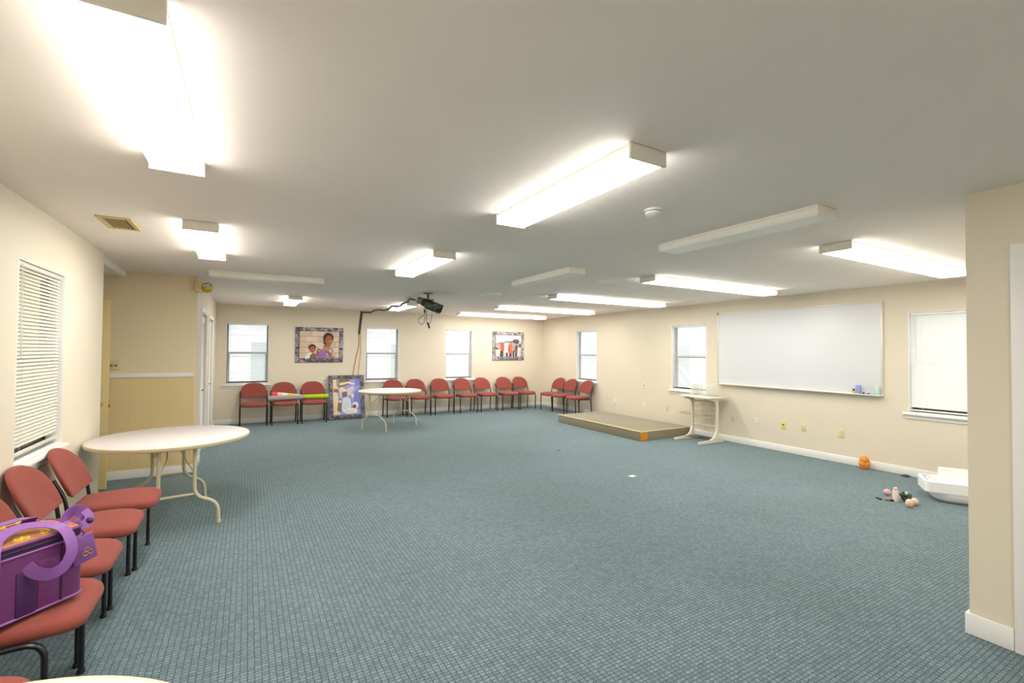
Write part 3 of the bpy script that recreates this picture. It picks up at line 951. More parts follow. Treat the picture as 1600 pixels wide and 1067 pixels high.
# ------------------------------------------------------------------ round folding tables
TZ = .735
def make_table(label, group):
    t = thing('round_table', label, 'table', (0, 0, 0), 0, group)
    R = .612
    bm = newbm(); lathe(bm, [(0, TZ - .02), (R - .012, TZ - .02), (R - .012, TZ - .002), (R - .015, TZ), (0, TZ)], 72); obj('tabletop', bm, M['ttop'], t)
    bm = newbm(); lathe(bm, [(R - .012, TZ - .032), (R - .004, TZ - .032), (R, TZ - .026), (R, TZ - .006), (R - .006, TZ - .0005), (R - .012, TZ - .0005)], 72); obj('edge_band', bm, M['tedge'], t)
    bm = newbm(); lathe(bm, [(.40, TZ - .065), (.46, TZ - .065), (.46, TZ - .02), (.40, TZ - .02)], 48)
    for x in (-.2, .2):
        box(bm, (x - .02, -.50, TZ - .045), (x + .02, .50, TZ - .02), .002)
    obj('apron', bm, M['tleg'], t)
    for sy in (-1, 1):
        y = sy * .43
        for sx in (-1, 1):
            bm = newbm()
            tube(bm, fillet([(sx * .125, y, TZ - .03), (sx * .125, y, .26), (sx * .30, y, .19), (sx * .31, y, .004)], .09, 7), .0145, 12)
            lg = obj('leg', bm, M['tleg'], t)
            bm = newbm(); lathe(bm, [(0, 0), (.018, 0), (.018, .022), (0, .022)], 12, (sx * .31, y, 0)); obj('foot_cap', bm, M['tleg'], lg)
        bm = newbm(); tube(bm, [(-.122, y, .285), (.122, y, .285)], .011, 8); obj('crossbar', bm, M['tleg'], t)
        bm = newbm(); tube(bm, [(-.14, y, TZ - .035), (.14, y, TZ - .035)], .013, 8); obj('hinge_bar', bm, M['tleg'], t)
        bm = newbm()
        for sx in (-1, 1):
            tube(bm, fillet([(sx * .12, y, .47), (sx * .06, y - sy * .12, .58), (sx * .05, y - sy * .30, TZ - .05)], .05, 4), .007, 6)
        obj('brace', bm, M['tleg'], t)
        bm = newbm(); box(bm, (-.06, y - sy * .34 - .006, TZ - .11), (.06, y - sy * .34 + .006, TZ - .095), .002)
        box(bm, (-.055, y - sy * .34 - .006, TZ - .11), (-.045, y - sy * .34 + .006, TZ - .03), .002); box(bm, (.045, y - sy * .34 - .006, TZ - .11), (.055, y - sy * .34 + .006, TZ - .03), .002)
        obj('latch', bm, M['tdark'], t)
    return t
GT = 'round folding tables'
tb = make_table('round folding table beside the left wall end, next to the red chairs', GT)
tb.location = (-.582, 5.25, 0); tb.rotation_euler = (0, 0, math.radians(10.6))
dup(tb, (2.485, 9.26, 0), math.radians(-58), 'round folding table far back in front of the back wall chairs', GT)
dup(tb, (-.582, .965, 0), math.radians(20), 'round table whose edge just shows at the bottom left of the photo', GT)

# ------------------------------------------------------------------ rolled mats on the far chairs
def roll(name, p0, p1, r0, r1, mats, label, cat, spiral=True, bands=None):
    t = thing(name, label, cat, ((p0[0] + p1[0]) / 2, (p0[1] + p1[1]) / 2, (p0[2] + p1[2]) / 2 - max(r0, r1)))
    P0, P1 = Vector(p0), Vector(p1)
    bands = bands or [(0, 1)]
    n = 20
    for (a, b), m in zip(bands, mats):
        bm = newbm()
        steps = 4
        rings = []
        ax = (P1 - P0).normalized(); u = Vector((0, 0, 1)); w = ax.cross(u).normalized(); u = w.cross(ax)
        for i in range(steps + 1):
            f = a + (b - a) * i / steps
            c = P0.lerp(P1, f); rr = r0 + (r1 - r0) * f
            rings.append([bm.verts.new(c + w * rr * math.cos(2 * PI * k / n) + u * rr * math.sin(2 * PI * k / n)) for k in range(n)])
        for i in range(steps):
            for k in range(n):
                bm.faces.new((rings[i][k], rings[i][(k + 1) % n], rings[i + 1][(k + 1) % n], rings[i + 1][k]))
        bm.faces.new(rings[0][::-1]); bm.faces.new(rings[-1])
        bmesh.ops.recalc_face_normals(bm, faces=bm.faces)
        obj('roll' if len(bands) == 1 else 'stripe', bm, m, t, world=True)
    # spiral end
    bm = newbm()
    for (c, rr, sgn) in ((P0, r0, -1), (P1, r1, 1)):
        ax = (P1 - P0).normalized(); u = Vector((0, 0, 1)); w = ax.cross(u).normalized(); u = w.cross(ax)
        pts = []
        for k in range(60):
            a = k / 60 * 2 * PI * 3
            q = rr * (.15 + .8 * k / 60)
            pts.append(c + ax * sgn * .001 + w * q * math.cos(a) + u * q * math.sin(a))
        tube(bm, pts, .0022, 4)
    obj('spiral_edge', bm, M['darkgrey'], t, world=True)
    return t
SZ = .478
roll('rolled_mat', (.365, 10.56, SZ + .058), (1.04, 10.60, SZ + .058), .056, .050, [M['matgrey']], 'grey rolled exercise mat lying across two back wall chairs', 'exercise mat')
roll('rolled_mat', (1.05, 10.66, SZ + .058), (1.52, 10.62, SZ + .058), .044, .050, [M['matgreen']], 'lime green rolled exercise mat on the back wall chair by the leaning picture', 'exercise mat')
roll('rolled_towel', (.44, 10.73, SZ + .115), (.98, 10.70, SZ + .075), .068, .034, [M['pink'], M['peachc'], M['whitec'], M['yellowc'], M['whitec']],
     'pink, white and yellow striped roll lying behind the grey mat', 'towel', bands=[(0, .2), (.2, .36), (.36, .55), (.55, .8), (.8, 1)])

# ------------------------------------------------------------------ framed pictures
def picture(name, label, w, hgt, fw, fm, shapes, loc, rx=0.0, rz=0.0, inner=None):
    """local x right, z up, front at -y. shapes: (material, polygon in 0..1 coordinates of the print)"""
    t = thing(name, label, 'picture', loc, rz, 'wide framed pictures')
    t.rotation_euler = (rx, 0, rz)
    d = .022
    bm = newbm()
    for lo, hi in (((0, 0), (w, fw)), ((0, hgt - fw), (w, hgt)), ((0, fw), (fw, hgt - fw)), ((w - fw, fw), (w, hgt - fw))):
        box(bm, (lo[0] - w / 2, -d, lo[1]), (hi[0] - w / 2, 0, hi[1]), .003)
    fr = obj('frame', bm, fm, t)
    bm = newbm(); i = .008
    for lo, hi in (((fw - i, fw - i), (w - fw + i, fw)), ((fw - i, hgt - fw), (w - fw + i, hgt - fw + i)), ((fw - i, fw), (fw, hgt - fw)), ((w - fw, fw), (w - fw + i, hgt - fw))):
        box(bm, (lo[0] - w / 2, -d - .0015, lo[1]), (hi[0] - w / 2, -d + .002, hi[1]), .0005, seg=1)
    obj('inner_line', bm, M['blackp'] if inner is None else inner, fr)
    bm = newbm(); mats = []
    pw, ph = w - 2 * fw, hgt - 2 * fw
    y = -d + .006
    for k, (m, poly) in enumerate(shapes):
        if M[m] not in mats: mats.append(M[m])
        mi = mats.index(M[m]); yy = y - .00012 * k
        vs = [bm.verts.new((fw - w / 2 + pw * u, yy, fw + ph * v)) for u, v in poly]
        f = bm.faces.new(vs); f.material_index = mi
        f.normal_update()
        if f.normal.y > 0: f.normal_flip()
    obj('print', bm, mats, t)
    return t

def ell(cx, cy, rx, ry, n=18, a0=0, a1=2 * PI):
    return [(cx + rx * math.cos(a0 + (a1 - a0) * k / n), cy + ry * math.sin(a0 + (a1 - a0) * k / n)) for k in range(n + (0 if abs(a1 - a0 - 2 * PI) < 1e-6 else 1))]
FULL = [(0, 0), (1, 0), (1, 1), (0, 1)]
s1 = [('p_tan', FULL)]
for rr in range(5):
    for c in range(-1, 4):
        x0 = c * .31 + (.15 if rr % 2 else 0) + .006; x1 = x0 + .298
        x0, x1 = max(0, x0), min(1, x1)
        if x1 > x0: s1.append(('p_tan2' if (rr + c) % 2 else 'p_tan', [(x0, .02 + rr * .2), (x1, .02 + rr * .2), (x1, .205 + rr * .2 if rr < 4 else 1), (x0, .205 + rr * .2 if rr < 4 else 1)]))
for rr in range(5):
    s1.append(('p_line', [(0, .005 + rr * .2), (1, .005 + rr * .2), (1, .018 + rr * .2), (0, .018 + rr * .2)]))
s1 += [('p_white', [(.13, 0), (.16, .10), (.22, .20), (.30, .22), (.34, .1), (.32, 0)]),
       ('p_olive', [(.25, 0), (.27, .14), (.34, .20), (.42, .16), (.44, 0)]),
       ('p_floral', [(.42, 0), (.40, .18), (.46, .36), (.56, .46), (.66, .50), (.76, .46), (.84, .34), (.88, .16), (.90, 0)]),
       ('p_flor2', [(.40, .12), (.44, .34), (.50, .40), (.52, .28), (.48, .12)]),
       ('p_purple', [(.45, 0), (.46, .16), (.54, .30), (.64, .30), (.66, .14), (.66, 0)]),
       ('p_flor2', [(.66, .34), (.78, .18), (.86, .02), (.82, 0), (.72, .14), (.64, .28)]),
       ('p_tan2', ell(.56, .40, .045, .05)), ('p_white', ell(.78, .30, .025, .04)), ('p_flor2', ell(.72, .42, .03, .03)), ('p_tan2', ell(.84, .12, .02, .05)), ('p_white', ell(.50, .38, .02, .03)),
       ('p_skin', [(.64, .46), (.66, .58), (.76, .58), (.77, .46), (.70, .40)]),
       ('p_hair', ell(.72, .76, .135, .20)), ('p_hair', [(.60, .72), (.60, .54), (.66, .48), (.68, .7)]),
       ('p_skin', ell(.735, .66, .095, .19)), ('p_skin2', ell(.77, .62, .04, .10)), ('p_hair', ell(.70, .71, .022, .012)), ('p_hair', ell(.775, .71, .022, .012)), ('p_face', ell(.745, .56, .035, .016)),
       ('p_hair', ell(.315, .40, .095, .125)), ('p_skin', ell(.325, .33, .08, .115)), ('p_skin2', ell(.35, .29, .035, .06)), ('p_hair', ell(.30, .36, .016, .011)), ('p_hair', ell(.355, .36, .016, .011)), ('p_face', ell(.335, .265, .025, .012))]
rs = random.Random(4)
def inside(px, py, poly):
    c = False
    for a, b in zip(poly, poly[1:] + poly[:1]):
        if (a[1] > py) != (b[1] > py) and px < (b[0] - a[0]) * (py - a[1]) / (b[1] - a[1]) + a[0]: c = not c
    return c
flor = [(.42, 0), (.40, .18), (.46, .36), (.56, .46), (.66, .46), (.76, .44), (.84, .34), (.88, .16), (.90, 0)]
lap = [(.45, 0), (.46, .16), (.54, .30), (.64, .30), (.66, .14), (.66, 0)]
specks = []
for _ in range(150):
    px, py = rs.uniform(.40, .90), rs.uniform(.02, .46)
    if inside(px, py, flor) and not inside(px, py, lap):
        specks.append((rs.choice(['p_tan2', 'p_flor2', 'p_purple', 'p_white', 'p_salmon', 'p_dark', 'p_olive']), ell(px, py, rs.uniform(.008, .018), rs.uniform(.012, .026), 7)))
k0 = [k for k, q in enumerate(s1) if q[0] == 'p_skin'][0]
s1 = s1[:k0] + specks[:60] + s1[k0:]
picture('framed_picture', 'framed print of a woman and child before a block wall, hung on the back wall', .985, .77, .085, M['stone1'], s1, (1.379, YF - .002, 1.25))
s2 = [('p_sky', FULL), ('p_grey', [(0, .40), (.08, .42), (1, .40), (1, .68), (.70, .70), (.36, .70), (0, .66)]), ('p_sky', [(0, .66), (.36, .71), (.9, .71), (1, .55), (1, 1), (0, 1)]),
      ('p_dark', [(.36, .68), (.74, .68), (.74, .73), (.36, .715)]), ('p_floor', [(0, 0), (1, 0), (1, .36), (0, .38)]), ('p_dark', [(0, .33), (.10, .33), (.10, .41), (0, .41)]),
      ('p_tree', ell(.80, .72, .14, .12)), ('p_sky', ell(.74, .84, .03, .03)), ('p_dark', ell(.84, .68, .06, .05)), ('p_dark', ell(.72, .74, .05, .04)), ('p_tree', [(.90, .45), (1, .45), (1, .62), (.92, .60)]),
      ('p_salmon', [(.10, .32), (.20, .60), (.22, .64), (.24, .34)]), ('p_skin', ell(.165, .60, .035, .05)),
      ('p_dark', [(.16, 0), (.18, .30), (.30, .30), (.30, 0)]), ('p_red', [(.20, .26), (.20, .52), (.24, .56), (.32, .54), (.33, .26)]), ('p_hair', ell(.26, .60, .032, .055)),
      ('p_lilac', [(.33, .0), (.33, .3), (.40, .3), (.40, 0)]), ('p_dark', [(.40, 0), (.40, .20), (.47, .20), (.48, 0)]), ('p_pale', [(.35, .20), (.35, .56), (.40, .64), (.47, .56), (.46, .18)]), ('p_lilac', ell(.46, .63, .03, .05)),
      ('p_dark', [(.52, 0), (.53, .16), (.63, .16), (.63, 0)]), ('p_red', [(.47, .32), (.52, .54), (.58, .60), (.64, .54), (.65, .14), (.52, .14)]), ('p_salmon', [(.57, .5), (.58, .2), (.60, .2), (.60, .5)]), ('p_skin2', ell(.60, .64, .04, .045)), ('p_olive', ell(.60, .68, .045, .02)),
      ('p_dark', [(.66, 0), (.66, .26), (.73, .26), (.73, 0)]), ('p_dark', [(.76, 0), (.76, .2), (.84, .2), (.84, 0)]), ('p_tree', [(.66, .22), (.66, .52), (.86, .52), (.86, .20)]), ('p_salmon', [(.66, .30), (.84, .30), (.84, .36), (.66, .38)]),
      ('p_dark', [(.78, .30), (.80, .56), (.86, .54), (.85, .30)]), ('p_lilac', [(.68, .40), (.75, .42), (.75, .52), (.68, .50)])]
picture('framed_picture', 'framed print of standing people in red, hung right of the last back window', .975, .765, .095, M['stone2'], s2, (6.168, YF - .002, 1.29), inner=M['greyp'])
s3 = [('p_blue2', FULL), ('p_blue', [(.72, .25), (1, .1), (1, .8), (.80, .62)]), ('p_blue', [(.78, .78), (1, .82), (1, 1), (.84, 1)]), ('p_lilac', [(.45, .70), (.76, .82), (.78, .70), (.64, .58)]),
      ('p_cream', [(0, 0), (.24, 0), (.22, .36), (.16, .60), (.20, 1), (0, 1)]), ('p_brown', [(.02, .64), (.20, .62), (.20, .72), (.02, .74)]), ('p_brown', [(.14, .80), (.18, .80), (.18, 1), (.14, 1)]), ('p_olive', [(.20, .76), (.66, .86), (.60, 1), (.22, 1)]),
      ('p_cream', [(.24, .82), (.66, .90), (.62, .94), (.24, .90)]), ('p_white', [(.56, .88), (.82, .84), (.82, .87), (.56, .93)]),
      ('p_cream', [(.20, .74), (.34, .78), (.52, .68), (.60, .54), (.54, .50), (.40, .66), (.26, .62)]), ('p_tree', [(.34, .62), (.50, .66), (.54, .52), (.40, .48), (.30, .52)]), ('p_cream', [(.24, .66), (.30, .68), (.32, .50), (.26, .48)]), ('p_white', [(.66, .58), (.72, .60), (.76, .50), (.70, .46)]),
      ('p_cream', ell(.58, .55, .06, .06)), ('p_dark', ell(.60, .525, .03, .02)),
      ('p_pale', [(.32, .22), (.36, .46), (.48, .50), (.62, .44), (.66, .24), (.60, .12)]), ('p_lilac', [(.42, .2), (.44, .46), (.47, .46), (.46, .2)]), ('p_lilac', [(.52, .2), (.53, .46), (.56, .45), (.55, .2)]),
      ('p_olive', [(.14, .14), (.20, .46), (.30, .44), (.28, .08), (.18, .08)]), ('p_cream', [(.20, .40), (.30, .42), (.30, .34), (.20, .34)]),
      ('p_white', [(.30, .22), (.44, .16), (.70, .18), (.86, .14), (.88, .04), (.50, .02), (.34, .08)]), ('p_cream', [(.44, .12), (.74, .10), (.74, .06), (.46, .07)]),
      ('p_white', ell(.81, .25, .115, .10)), ('p_face', ell(.775, .22, .075, .055)), ('p_dark', ell(.80, .235, .03, .016)), ('p_cream', [(0, 0), (.22, 0), (.22, .09), (0, .10)])]
lean = math.atan2(.27, .93)
picture('framed_picture', 'sideways framed print leaning against the back wall between chairs and far table', .765, .985, .095, M['stone3'], s3, (1.935, 10.725, .006), rx=-lean, rz=math.radians(-2), inner=M['greyp'])

# ------------------------------------------------------------------ platform
r = thing('platform', 'low brown carpeted stage platform along the right wall', 'platform', (6.52, 7.08, 0))
x0, x1, y0, y1, zt = 5.905, 7.15, 5.865, 8.31, .165
bm = bx((x0, y0, 0), (x1, y1, zt), .006); obj('carpeted_box', bm, M['platform'], r, world=True)
bm = newbm(); box(bm, (x0 - .006, y0 - .004, zt - .014), (x0 + .02, y1, zt + .004), .003); box(bm, (x0 + .02, y0 - .004, zt - .010), (x1, y0 + .012, zt + .004), .003)
obj('edge_trim', bm, M['nosing'], r, world=True)
bm = bx((x0 - .003, y0 - .005, .004), (x0 + .155, y0 + .004, zt - .008), .002); obj('bare_corner', bm, M['orange_wood'], r, world=True)['label'] = 'bare orange wood patch'

# ------------------------------------------------------------------ cart
r = thing('utility_cart', 'small cream metal cart with wire shelves under the right wall window', 'cart', (6.95, 5.44, 0))
for y in (5.69, 5.19):
    bm = newbm()
    prism(bm, rounded_poly([(6.54, 0.005), (7.16, 0.005), (7.16, .035), (7.03, .05), (7.03, .74), (6.78, .755), (6.78, .73), (6.95, .70), (6.985, .60), (6.985, .20), (6.93, .09), (6.80, .05), (6.54, .045)], [.006, .01, .01, .04, .01, .005, .01, .06, .1, .1, .09, .06, .015], 5),
          -.016, .016, mtx=Matrix.Translation((0, y, 0)) @ Matrix.Rotation(PI / 2, 4, 'X'))
    obj('leg', bm, M['cart'], r, world=True)
obj('top', bx((6.74, 5.13, .755), (7.24, 5.80, .778), .006), M['cart'], r, world=True)
for z in (.265, .69):
    bm = newbm(); tube(bm, [(7.005, 5.19, z), (7.005, 5.69, z)], .010, 8); obj('crossbar', bm, M['tleg'], r, world=True)
bm = newbm()
for k in range(5):
    x = 6.80 + k * .065
    tube(bm, [(x, 5.19, .055), (x, 5.69, .055)], .005, 6)
tube(bm, [(6.80, 5.44, .055), (7.06, 5.44, .055)], .005, 6)
obj('lower_rack', bm, M['tdark'], r, world=True)
bm = newbm()
zb, zt2 = .42, .68
for z in (zb, .51, .60, zt2):
    tube(bm, [(6.86, 5.24, z), (6.86, 5.56, z), (7.20, 5.56, z), (7.20, 5.24, z), (6.86, 5.24, z)], .0042, 5)
for k in range(9):
    y = 5.24 + k * .04
    tube(bm, [(6.86, y, zt2), (6.86, y, zb), (7.20, y, zb), (7.20, y, zt2)], .003, 4)
for k in range(7):
    x = 6.88 + k * .05
    tube(bm, [(x, 5.24, zt2), (x, 5.24, zb), (x, 5.56, zb), (x, 5.56, zt2)], .003, 4)
obj('wire_basket', bm, M['basket'], r, world=True)
bm = newbm()
for z in (.405, .435):
    tube(bm, [(7.02, 5.70, z), (7.02, 6.0, z), (7.22, 6.0, z), (7.22, 5.70, z)], .005, 5)
for k in range(8):
    y = 5.72 + k * .038
    tube(bm, [(7.02, y, .405), (7.22, y, .405)], .002, 4)
obj('side_shelf', bm, M['basket'], r, world=True)
def holder(label, x0, x1, y0, y1, z1, m):
    t = thing('file_holder', label, 'holder', ((x0 + x1) / 2, (y0 + y1) / 2, .778))
    bm = newbm(); w = .004
    box(bm, (x0, y0, .778), (x1, y1, .783), .001, seg=1)
    for lo, hi in (((x0, y0), (x0 + w, y1)), ((x1 - w, y0), (x1, y1)), ((x0, y0), (x1, y0 + w)), ((x0, y1 - w), (x1, y1))):
        box(bm, (lo[0], lo[1], .778), (hi[0], hi[1], z1), .001, seg=1)
    obj('shell', bm, m, t, world=True)
    bm = newbm(); box(bm, (x0 + .01, (y0 + y1) / 2 - .002, .783), (x1 - .01, (y0 + y1) / 2 + .002, z1 - .02)); obj('divider', bm, m, t, world=True)
holder('narrow clear plastic holder on the cart top', 6.95, 7.15, 5.60, 5.70, .99, M['acrylic'])
holder('wide cream-tinted plastic holder standing at the right end of the cart top', 6.95, 7.17, 5.24, 5.46, .975, M['acrylic'])

# ------------------------------------------------------------------ whiteboard and its tray
BY0, BY1, BZ0, BZ1 = 2.905, 5.395, .98, 2.245
r = thing('whiteboard', 'long white dry-erase board on the right wall', 'whiteboard', (XR, (BY0 + BY1) / 2, BZ0))
obj('panel', bx((XR - .014, BY0 + .012, BZ0 + .012), (XR - .001, BY1 - .012, BZ1 - .012), .001), M['board'], r, world=True)
bm = newbm(); f = .022
for y0_, y1_, z0_, z1_ in ((BY0, BY0 + f, BZ0, BZ1), (BY1 - f, BY1, BZ0, BZ1), (BY0 + f, BY1 - f, BZ0, BZ0 + f), (BY0 + f, BY1 - f, BZ1 - f, BZ1)):
    box(bm, (XR - .022, y0_, z0_), (XR, y1_, z1_), .004)
obj('frame', bm, M['alum'], r, world=True)
bm = newbm(); box(bm, (XR - .085, BY0 + .01, BZ0 + .002), (XR - .022, BY1 - .01, BZ0 + .010), .003); box(bm, (XR - .088, BY0 + .01, BZ0 + .002), (XR - .082, BY1 - .01, BZ0 + .020), .002)
obj('tray', bm, M['alum'], r, world=True)
for y in (BY0, BY1):
    for z in (BZ0, BZ1):
        s = -1 if y == BY1 else 1; q = -1 if z == BZ1 else 1
        bm = newbm(); box(bm, (XR - .026, min(y - s * .003, y + s * .03), min(z - q * .003, z + q * .03)), (XR - .001, max(y - s * .003, y + s * .03), max(z - q * .003, z + q * .03)), .004)
        obj('corner_clip', bm, M['greyp'] if y == BY1 else M['alum'], r, world=True)
TZB = BZ0 + .0105
bm = newbm(); box(bm, (XR - .075, 3.150, TZB), (XR - .035, 3.205, TZB + .125), .008)
tag(obj('eraser', bm, M['blue']), 'periwinkle blue eraser standing on the whiteboard tray', 'eraser')
r = thing('marker', 'yellow-green marker with dark cap standing at the left of the blue eraser', 'marker', (XR - .055, 3.232, TZB))
bm = newbm(); lathe(bm, [(0, 0), (.020, 0), (.022, .01), (.020, .035), (.012, .04), (0, .04)], 14); obj('body', bm, M['yellowgreen'], r)
bm = newbm(); lathe(bm, [(0, .04), (.011, .04), (.010, .068), (0, .07)], 12); obj('cap', bm, M['dark'], r)
for k, (ya, yb_, mm, cm, lab) in enumerate([(3.13, 3.035, 'lavender', 'dark', 'lavender marker with black end lying on the tray beside the eraser'), (3.06, 2.985, 'lavender', 'darkgrey', 'grey-lavender marker lying on the tray beside the mint pad')]):
    rr = .013; zc = TZB + rr
    r = thing('marker', lab, 'marker', (XR - .045 - .028 * k, (ya + yb_) / 2, TZB), 0, 'markers on the whiteboard tray')
    Lh = (ya - yb_) / 2
    bm = newbm(); tube(bm, [(0, -Lh, rr), (0, Lh - .03, rr)], rr, 12); obj('body', bm, M[mm], r)
    bm = newbm(); tube(bm, [(0, Lh - .03, rr), (0, Lh, rr)], rr * .98, 12); obj('cap', bm, M[cm], r)
bm = newbm(); box(bm, (XR - .060, 2.935, TZB), (XR - .035, 2.985, TZB + .125), .003)
tag(obj('note_pad', bm, M['mint']), 'mint green pad standing at the right end of the whiteboard tray', 'pad')

# ------------------------------------------------------------------ wall plates
def plate(label, axis, pos, a, z, m, kind='outlet', w=.07, hgt=.115, inward=-1):
    name = 'wall_outlet' if kind == 'outlet' else ('light_switch' if kind == 'switch' else 'wall_jack')
    cat = {'outlet': 'outlet', 'switch': 'light switch', 'jack': 'wall jack'}[kind]
    loc = (pos, a, z) if axis == 'y' else (a, pos, z)
    rz = -PI / 2 if (axis == 'y') else 0
    t = thing(name, label, cat, loc, rz, 'wall plates')
    bm = newbm(); box(bm, (-w / 2, -.007, -hgt / 2), (w / 2, 0, hgt / 2), .004); obj('cover_plate', bm, m, t)
    if kind == 'outlet':
        for s in (-1, 1):
            bm = newbm(); lathe(bm, [(0, 0), (.017, 0), (.016, .004), (0, .004)], 16, mtx=Matrix.Translation((0, -.007, s * .021)) @ Matrix.Rotation(PI / 2, 4, 'X'))
            so = obj('socket', bm, m, t)
            bm = newbm(); box(bm, (-.008, -.0115, s * .021 - .005), (-.006, -.0108, s * .021 + .005)); box(bm, (.006, -.0115, s * .021 - .005), (.008, -.0108, s * .021 + .005)); obj('slots', bm, M['dark'], so)
    elif kind == 'switch':
        for x in ((-.023, .023) if w > .09 else (0,)):
            bm = newbm(); lathe(bm, [(0, 0), (.014, 0), (.013, .012), (0, .014)], 14, mtx=Matrix.Translation((x, -.007, 0)) @ Matrix.Rotation(PI / 2, 4, 'X')); obj('knob', bm, M['brass'], t)
    else:
        bm = newbm(); box(bm, (-.012, -.010, .004), (.012, -.006, .026), .002); obj('jack_port', bm, M['dark'], t)
    return t
plate('white wall plate set high on the right wall, above the outlet by the platform', 'y', XR, 7.16, .821, M['platew'], 'jack')
plate('ivory outlet low on the right wall directly below the high white plate', 'y', XR, 7.16, .43, M['platew'])
plate('faint white plate low on the right wall above the far end of the platform', 'y', XR, 8.06, .40, M['platew'])
plate('tan outlet low on the right wall just left of the cart', 'y', XR, 6.54, .43, M['plate'])
plate('tan outlet just right of the cart under the whiteboard corner', 'y', XR, 5.09, .414, M['plate'])
plate('ivory outlet under the whiteboard, second right of the cart', 'y', XR, 4.67, .415, M['platew'])
plate('yellow wall jack with a black port under the whiteboard', 'y', XR, 4.23, .405, M['platey'], 'jack')
plate('cream outlet under the whiteboard, just right of the yellow jack', 'y', XR, 3.93, .425, M['plate'])
plate('ivory outlet below the right end of the whiteboard', 'y', XR, 3.42, .414, M['plate'], w=.085, hgt=.13)
plate('white plate on the back wall at the upper left corner of the leaning picture', 'x', YF, 1.49, .84, M['platew'], 'jack')
plate('double light switch on the tan hall wall above the chair rail', 'x', YH, -1.355, 1.33, M['plate'], 'switch', w=.116)

# ------------------------------------------------------------------ purple cooler bag on the near chair
ang = math.radians(45)
r = thing('cooler_bag', 'purple insulated cooler bag with ribbon handles on a red chair', 'bag', (-.800, 2.632, .480), ang)
LX, DY, HB = .172, .12, .255          # half length, half depth, body height;  front face is local -y, right end is local +x
bm = newbm()
out = rounded_poly([(-LX, -DY), (LX, -DY), (LX, DY), (-LX, DY)], .05, 6)
loft_pad(bm, out, [(.93, .002), (.985, .004), (1.0, .018), (1.005, .12), (.995, HB - .012), (.985, HB)])
obj('body', bm, M['bag'], r, sharp=50)
def rim(z, s, rad, m, name):
    bm = newbm(); cx = 0
    tube(bm, [(x * s, y * s, z) for x, y in out + out[:1]], rad, 6)
    return obj(name, bm, m, r)
rim(.012, 1.0, .006, M['ribbon'], 'bottom_piping')
rim(HB - .004, .995, .005, M['ribbon'], 'body_piping')
bm = newbm(); loft_pad(bm, out, [(.975, HB - .002), (.985, HB + .004), (.985, HB + .030), (.975, HB + .034)]); obj('zipper_band', bm, M['bagdark'], r)
rim(HB + .016, .99, .004, M['dark'], 'zipper')
rim(HB + .036, .985, .007, M['bag'], 'lid_piping')
bm = newbm(); loft_pad(bm, out, [(.97, HB + .030), (.95, HB + .040), (.80, HB + .046), (.4, HB + .050)]); lid = obj('lid', bm, M['baglid'], r, sharp=60)
bm = newbm()
def ring(cx, cy, z, rr, th, n=14):
    pts = [(cx + rr * math.cos(2 * PI * k / n), cy + rr * math.sin(2 * PI * k / n), z) for k in range(n + 1)]
    tube(bm, pts, th, 5)
for i in range(6):
    for j in range(4):
        x = -LX + .06 + i * .085 + (.04 if j % 2 else 0); y = -DY + .045 + j * .075
        if abs(x) > LX - .03: continue
        for k in range(3):
            a = PI / 2 + k * 2 * PI / 3
            ring(x + .014 * math.cos(a), y + .014 * math.sin(a), HB + .047, .011, .0032)
for j in range(9):
    y = -DY + .03 + j * .035
    tube(bm, [(-LX + .03, y, HB + .043), (LX - .03, y + .01, HB + .043)], .0014, 4)
obj('flower_print', bm, M['yellow'], lid)
bm = newbm(); box(bm, (LX - .05, -DY + .03, HB + .040), (LX - .025, DY - .05, HB + .0475), .002); obj('orange_corner', bm, M['orange_edge'], lid)
# webbing panels and ribbon handles
for x in (-.03, ):
    bm = newbm(); box(bm, (x - .032, -DY - .0045, .012), (x + .032, -DY + .01, .185), .002); obj('webbing_panel', bm, M['bagdark'], r)
bm = newbm(); box(bm, (.006, -DY - .003, .012), (.075, -DY + .01, .205), .002); obj('side_panel', bm, M['bag'], r)
bm = newbm(); tube(bm, [(.085, -DY - .001, .012), (.085, -DY - .001, HB - .01)], .004, 6); obj('seam', bm, M['bagdark'], r)
hp = smooth_path([(-.035, -DY - .004, .205), (-.018, -DY - .03, .175), (.015, -DY - .055, .158), (.055, -DY - .062, .172), (.085, -DY - .055, .22), (.088, -DY - .035, .275), (.078, -DY + .0, .315), (.045, -DY + .05, .332),
                  (-.01, -DY + .075, .338), (-.07, -DY + .06, .333), (-.11, -DY + .03, .322), (-.135, -DY - .005, .30), (-.14, -DY - .015, .25), (-.135, -DY - .004, .19)], 8)
bm = newbm(); ribbon(bm, hp, .045, .003, (.25, -.1, 1)); obj('handle', bm, M['ribbon'], r)
hp = smooth_path([(.05, DY + .004, .19), (.08, DY + .015, .25), (.10, DY - .01, .31), (.07, DY - .07, .34), (.01, DY - .10, .352), (-.06, DY - .10, .35), (-.12, DY - .05, .335), (-.14, DY + .01, .28), (-.135, DY + .004, .19)], 8)
bm = newbm(); ribbon(bm, hp, .045, .003, (0, .3, 1)); obj('handle', bm, M['ribbon'], r)
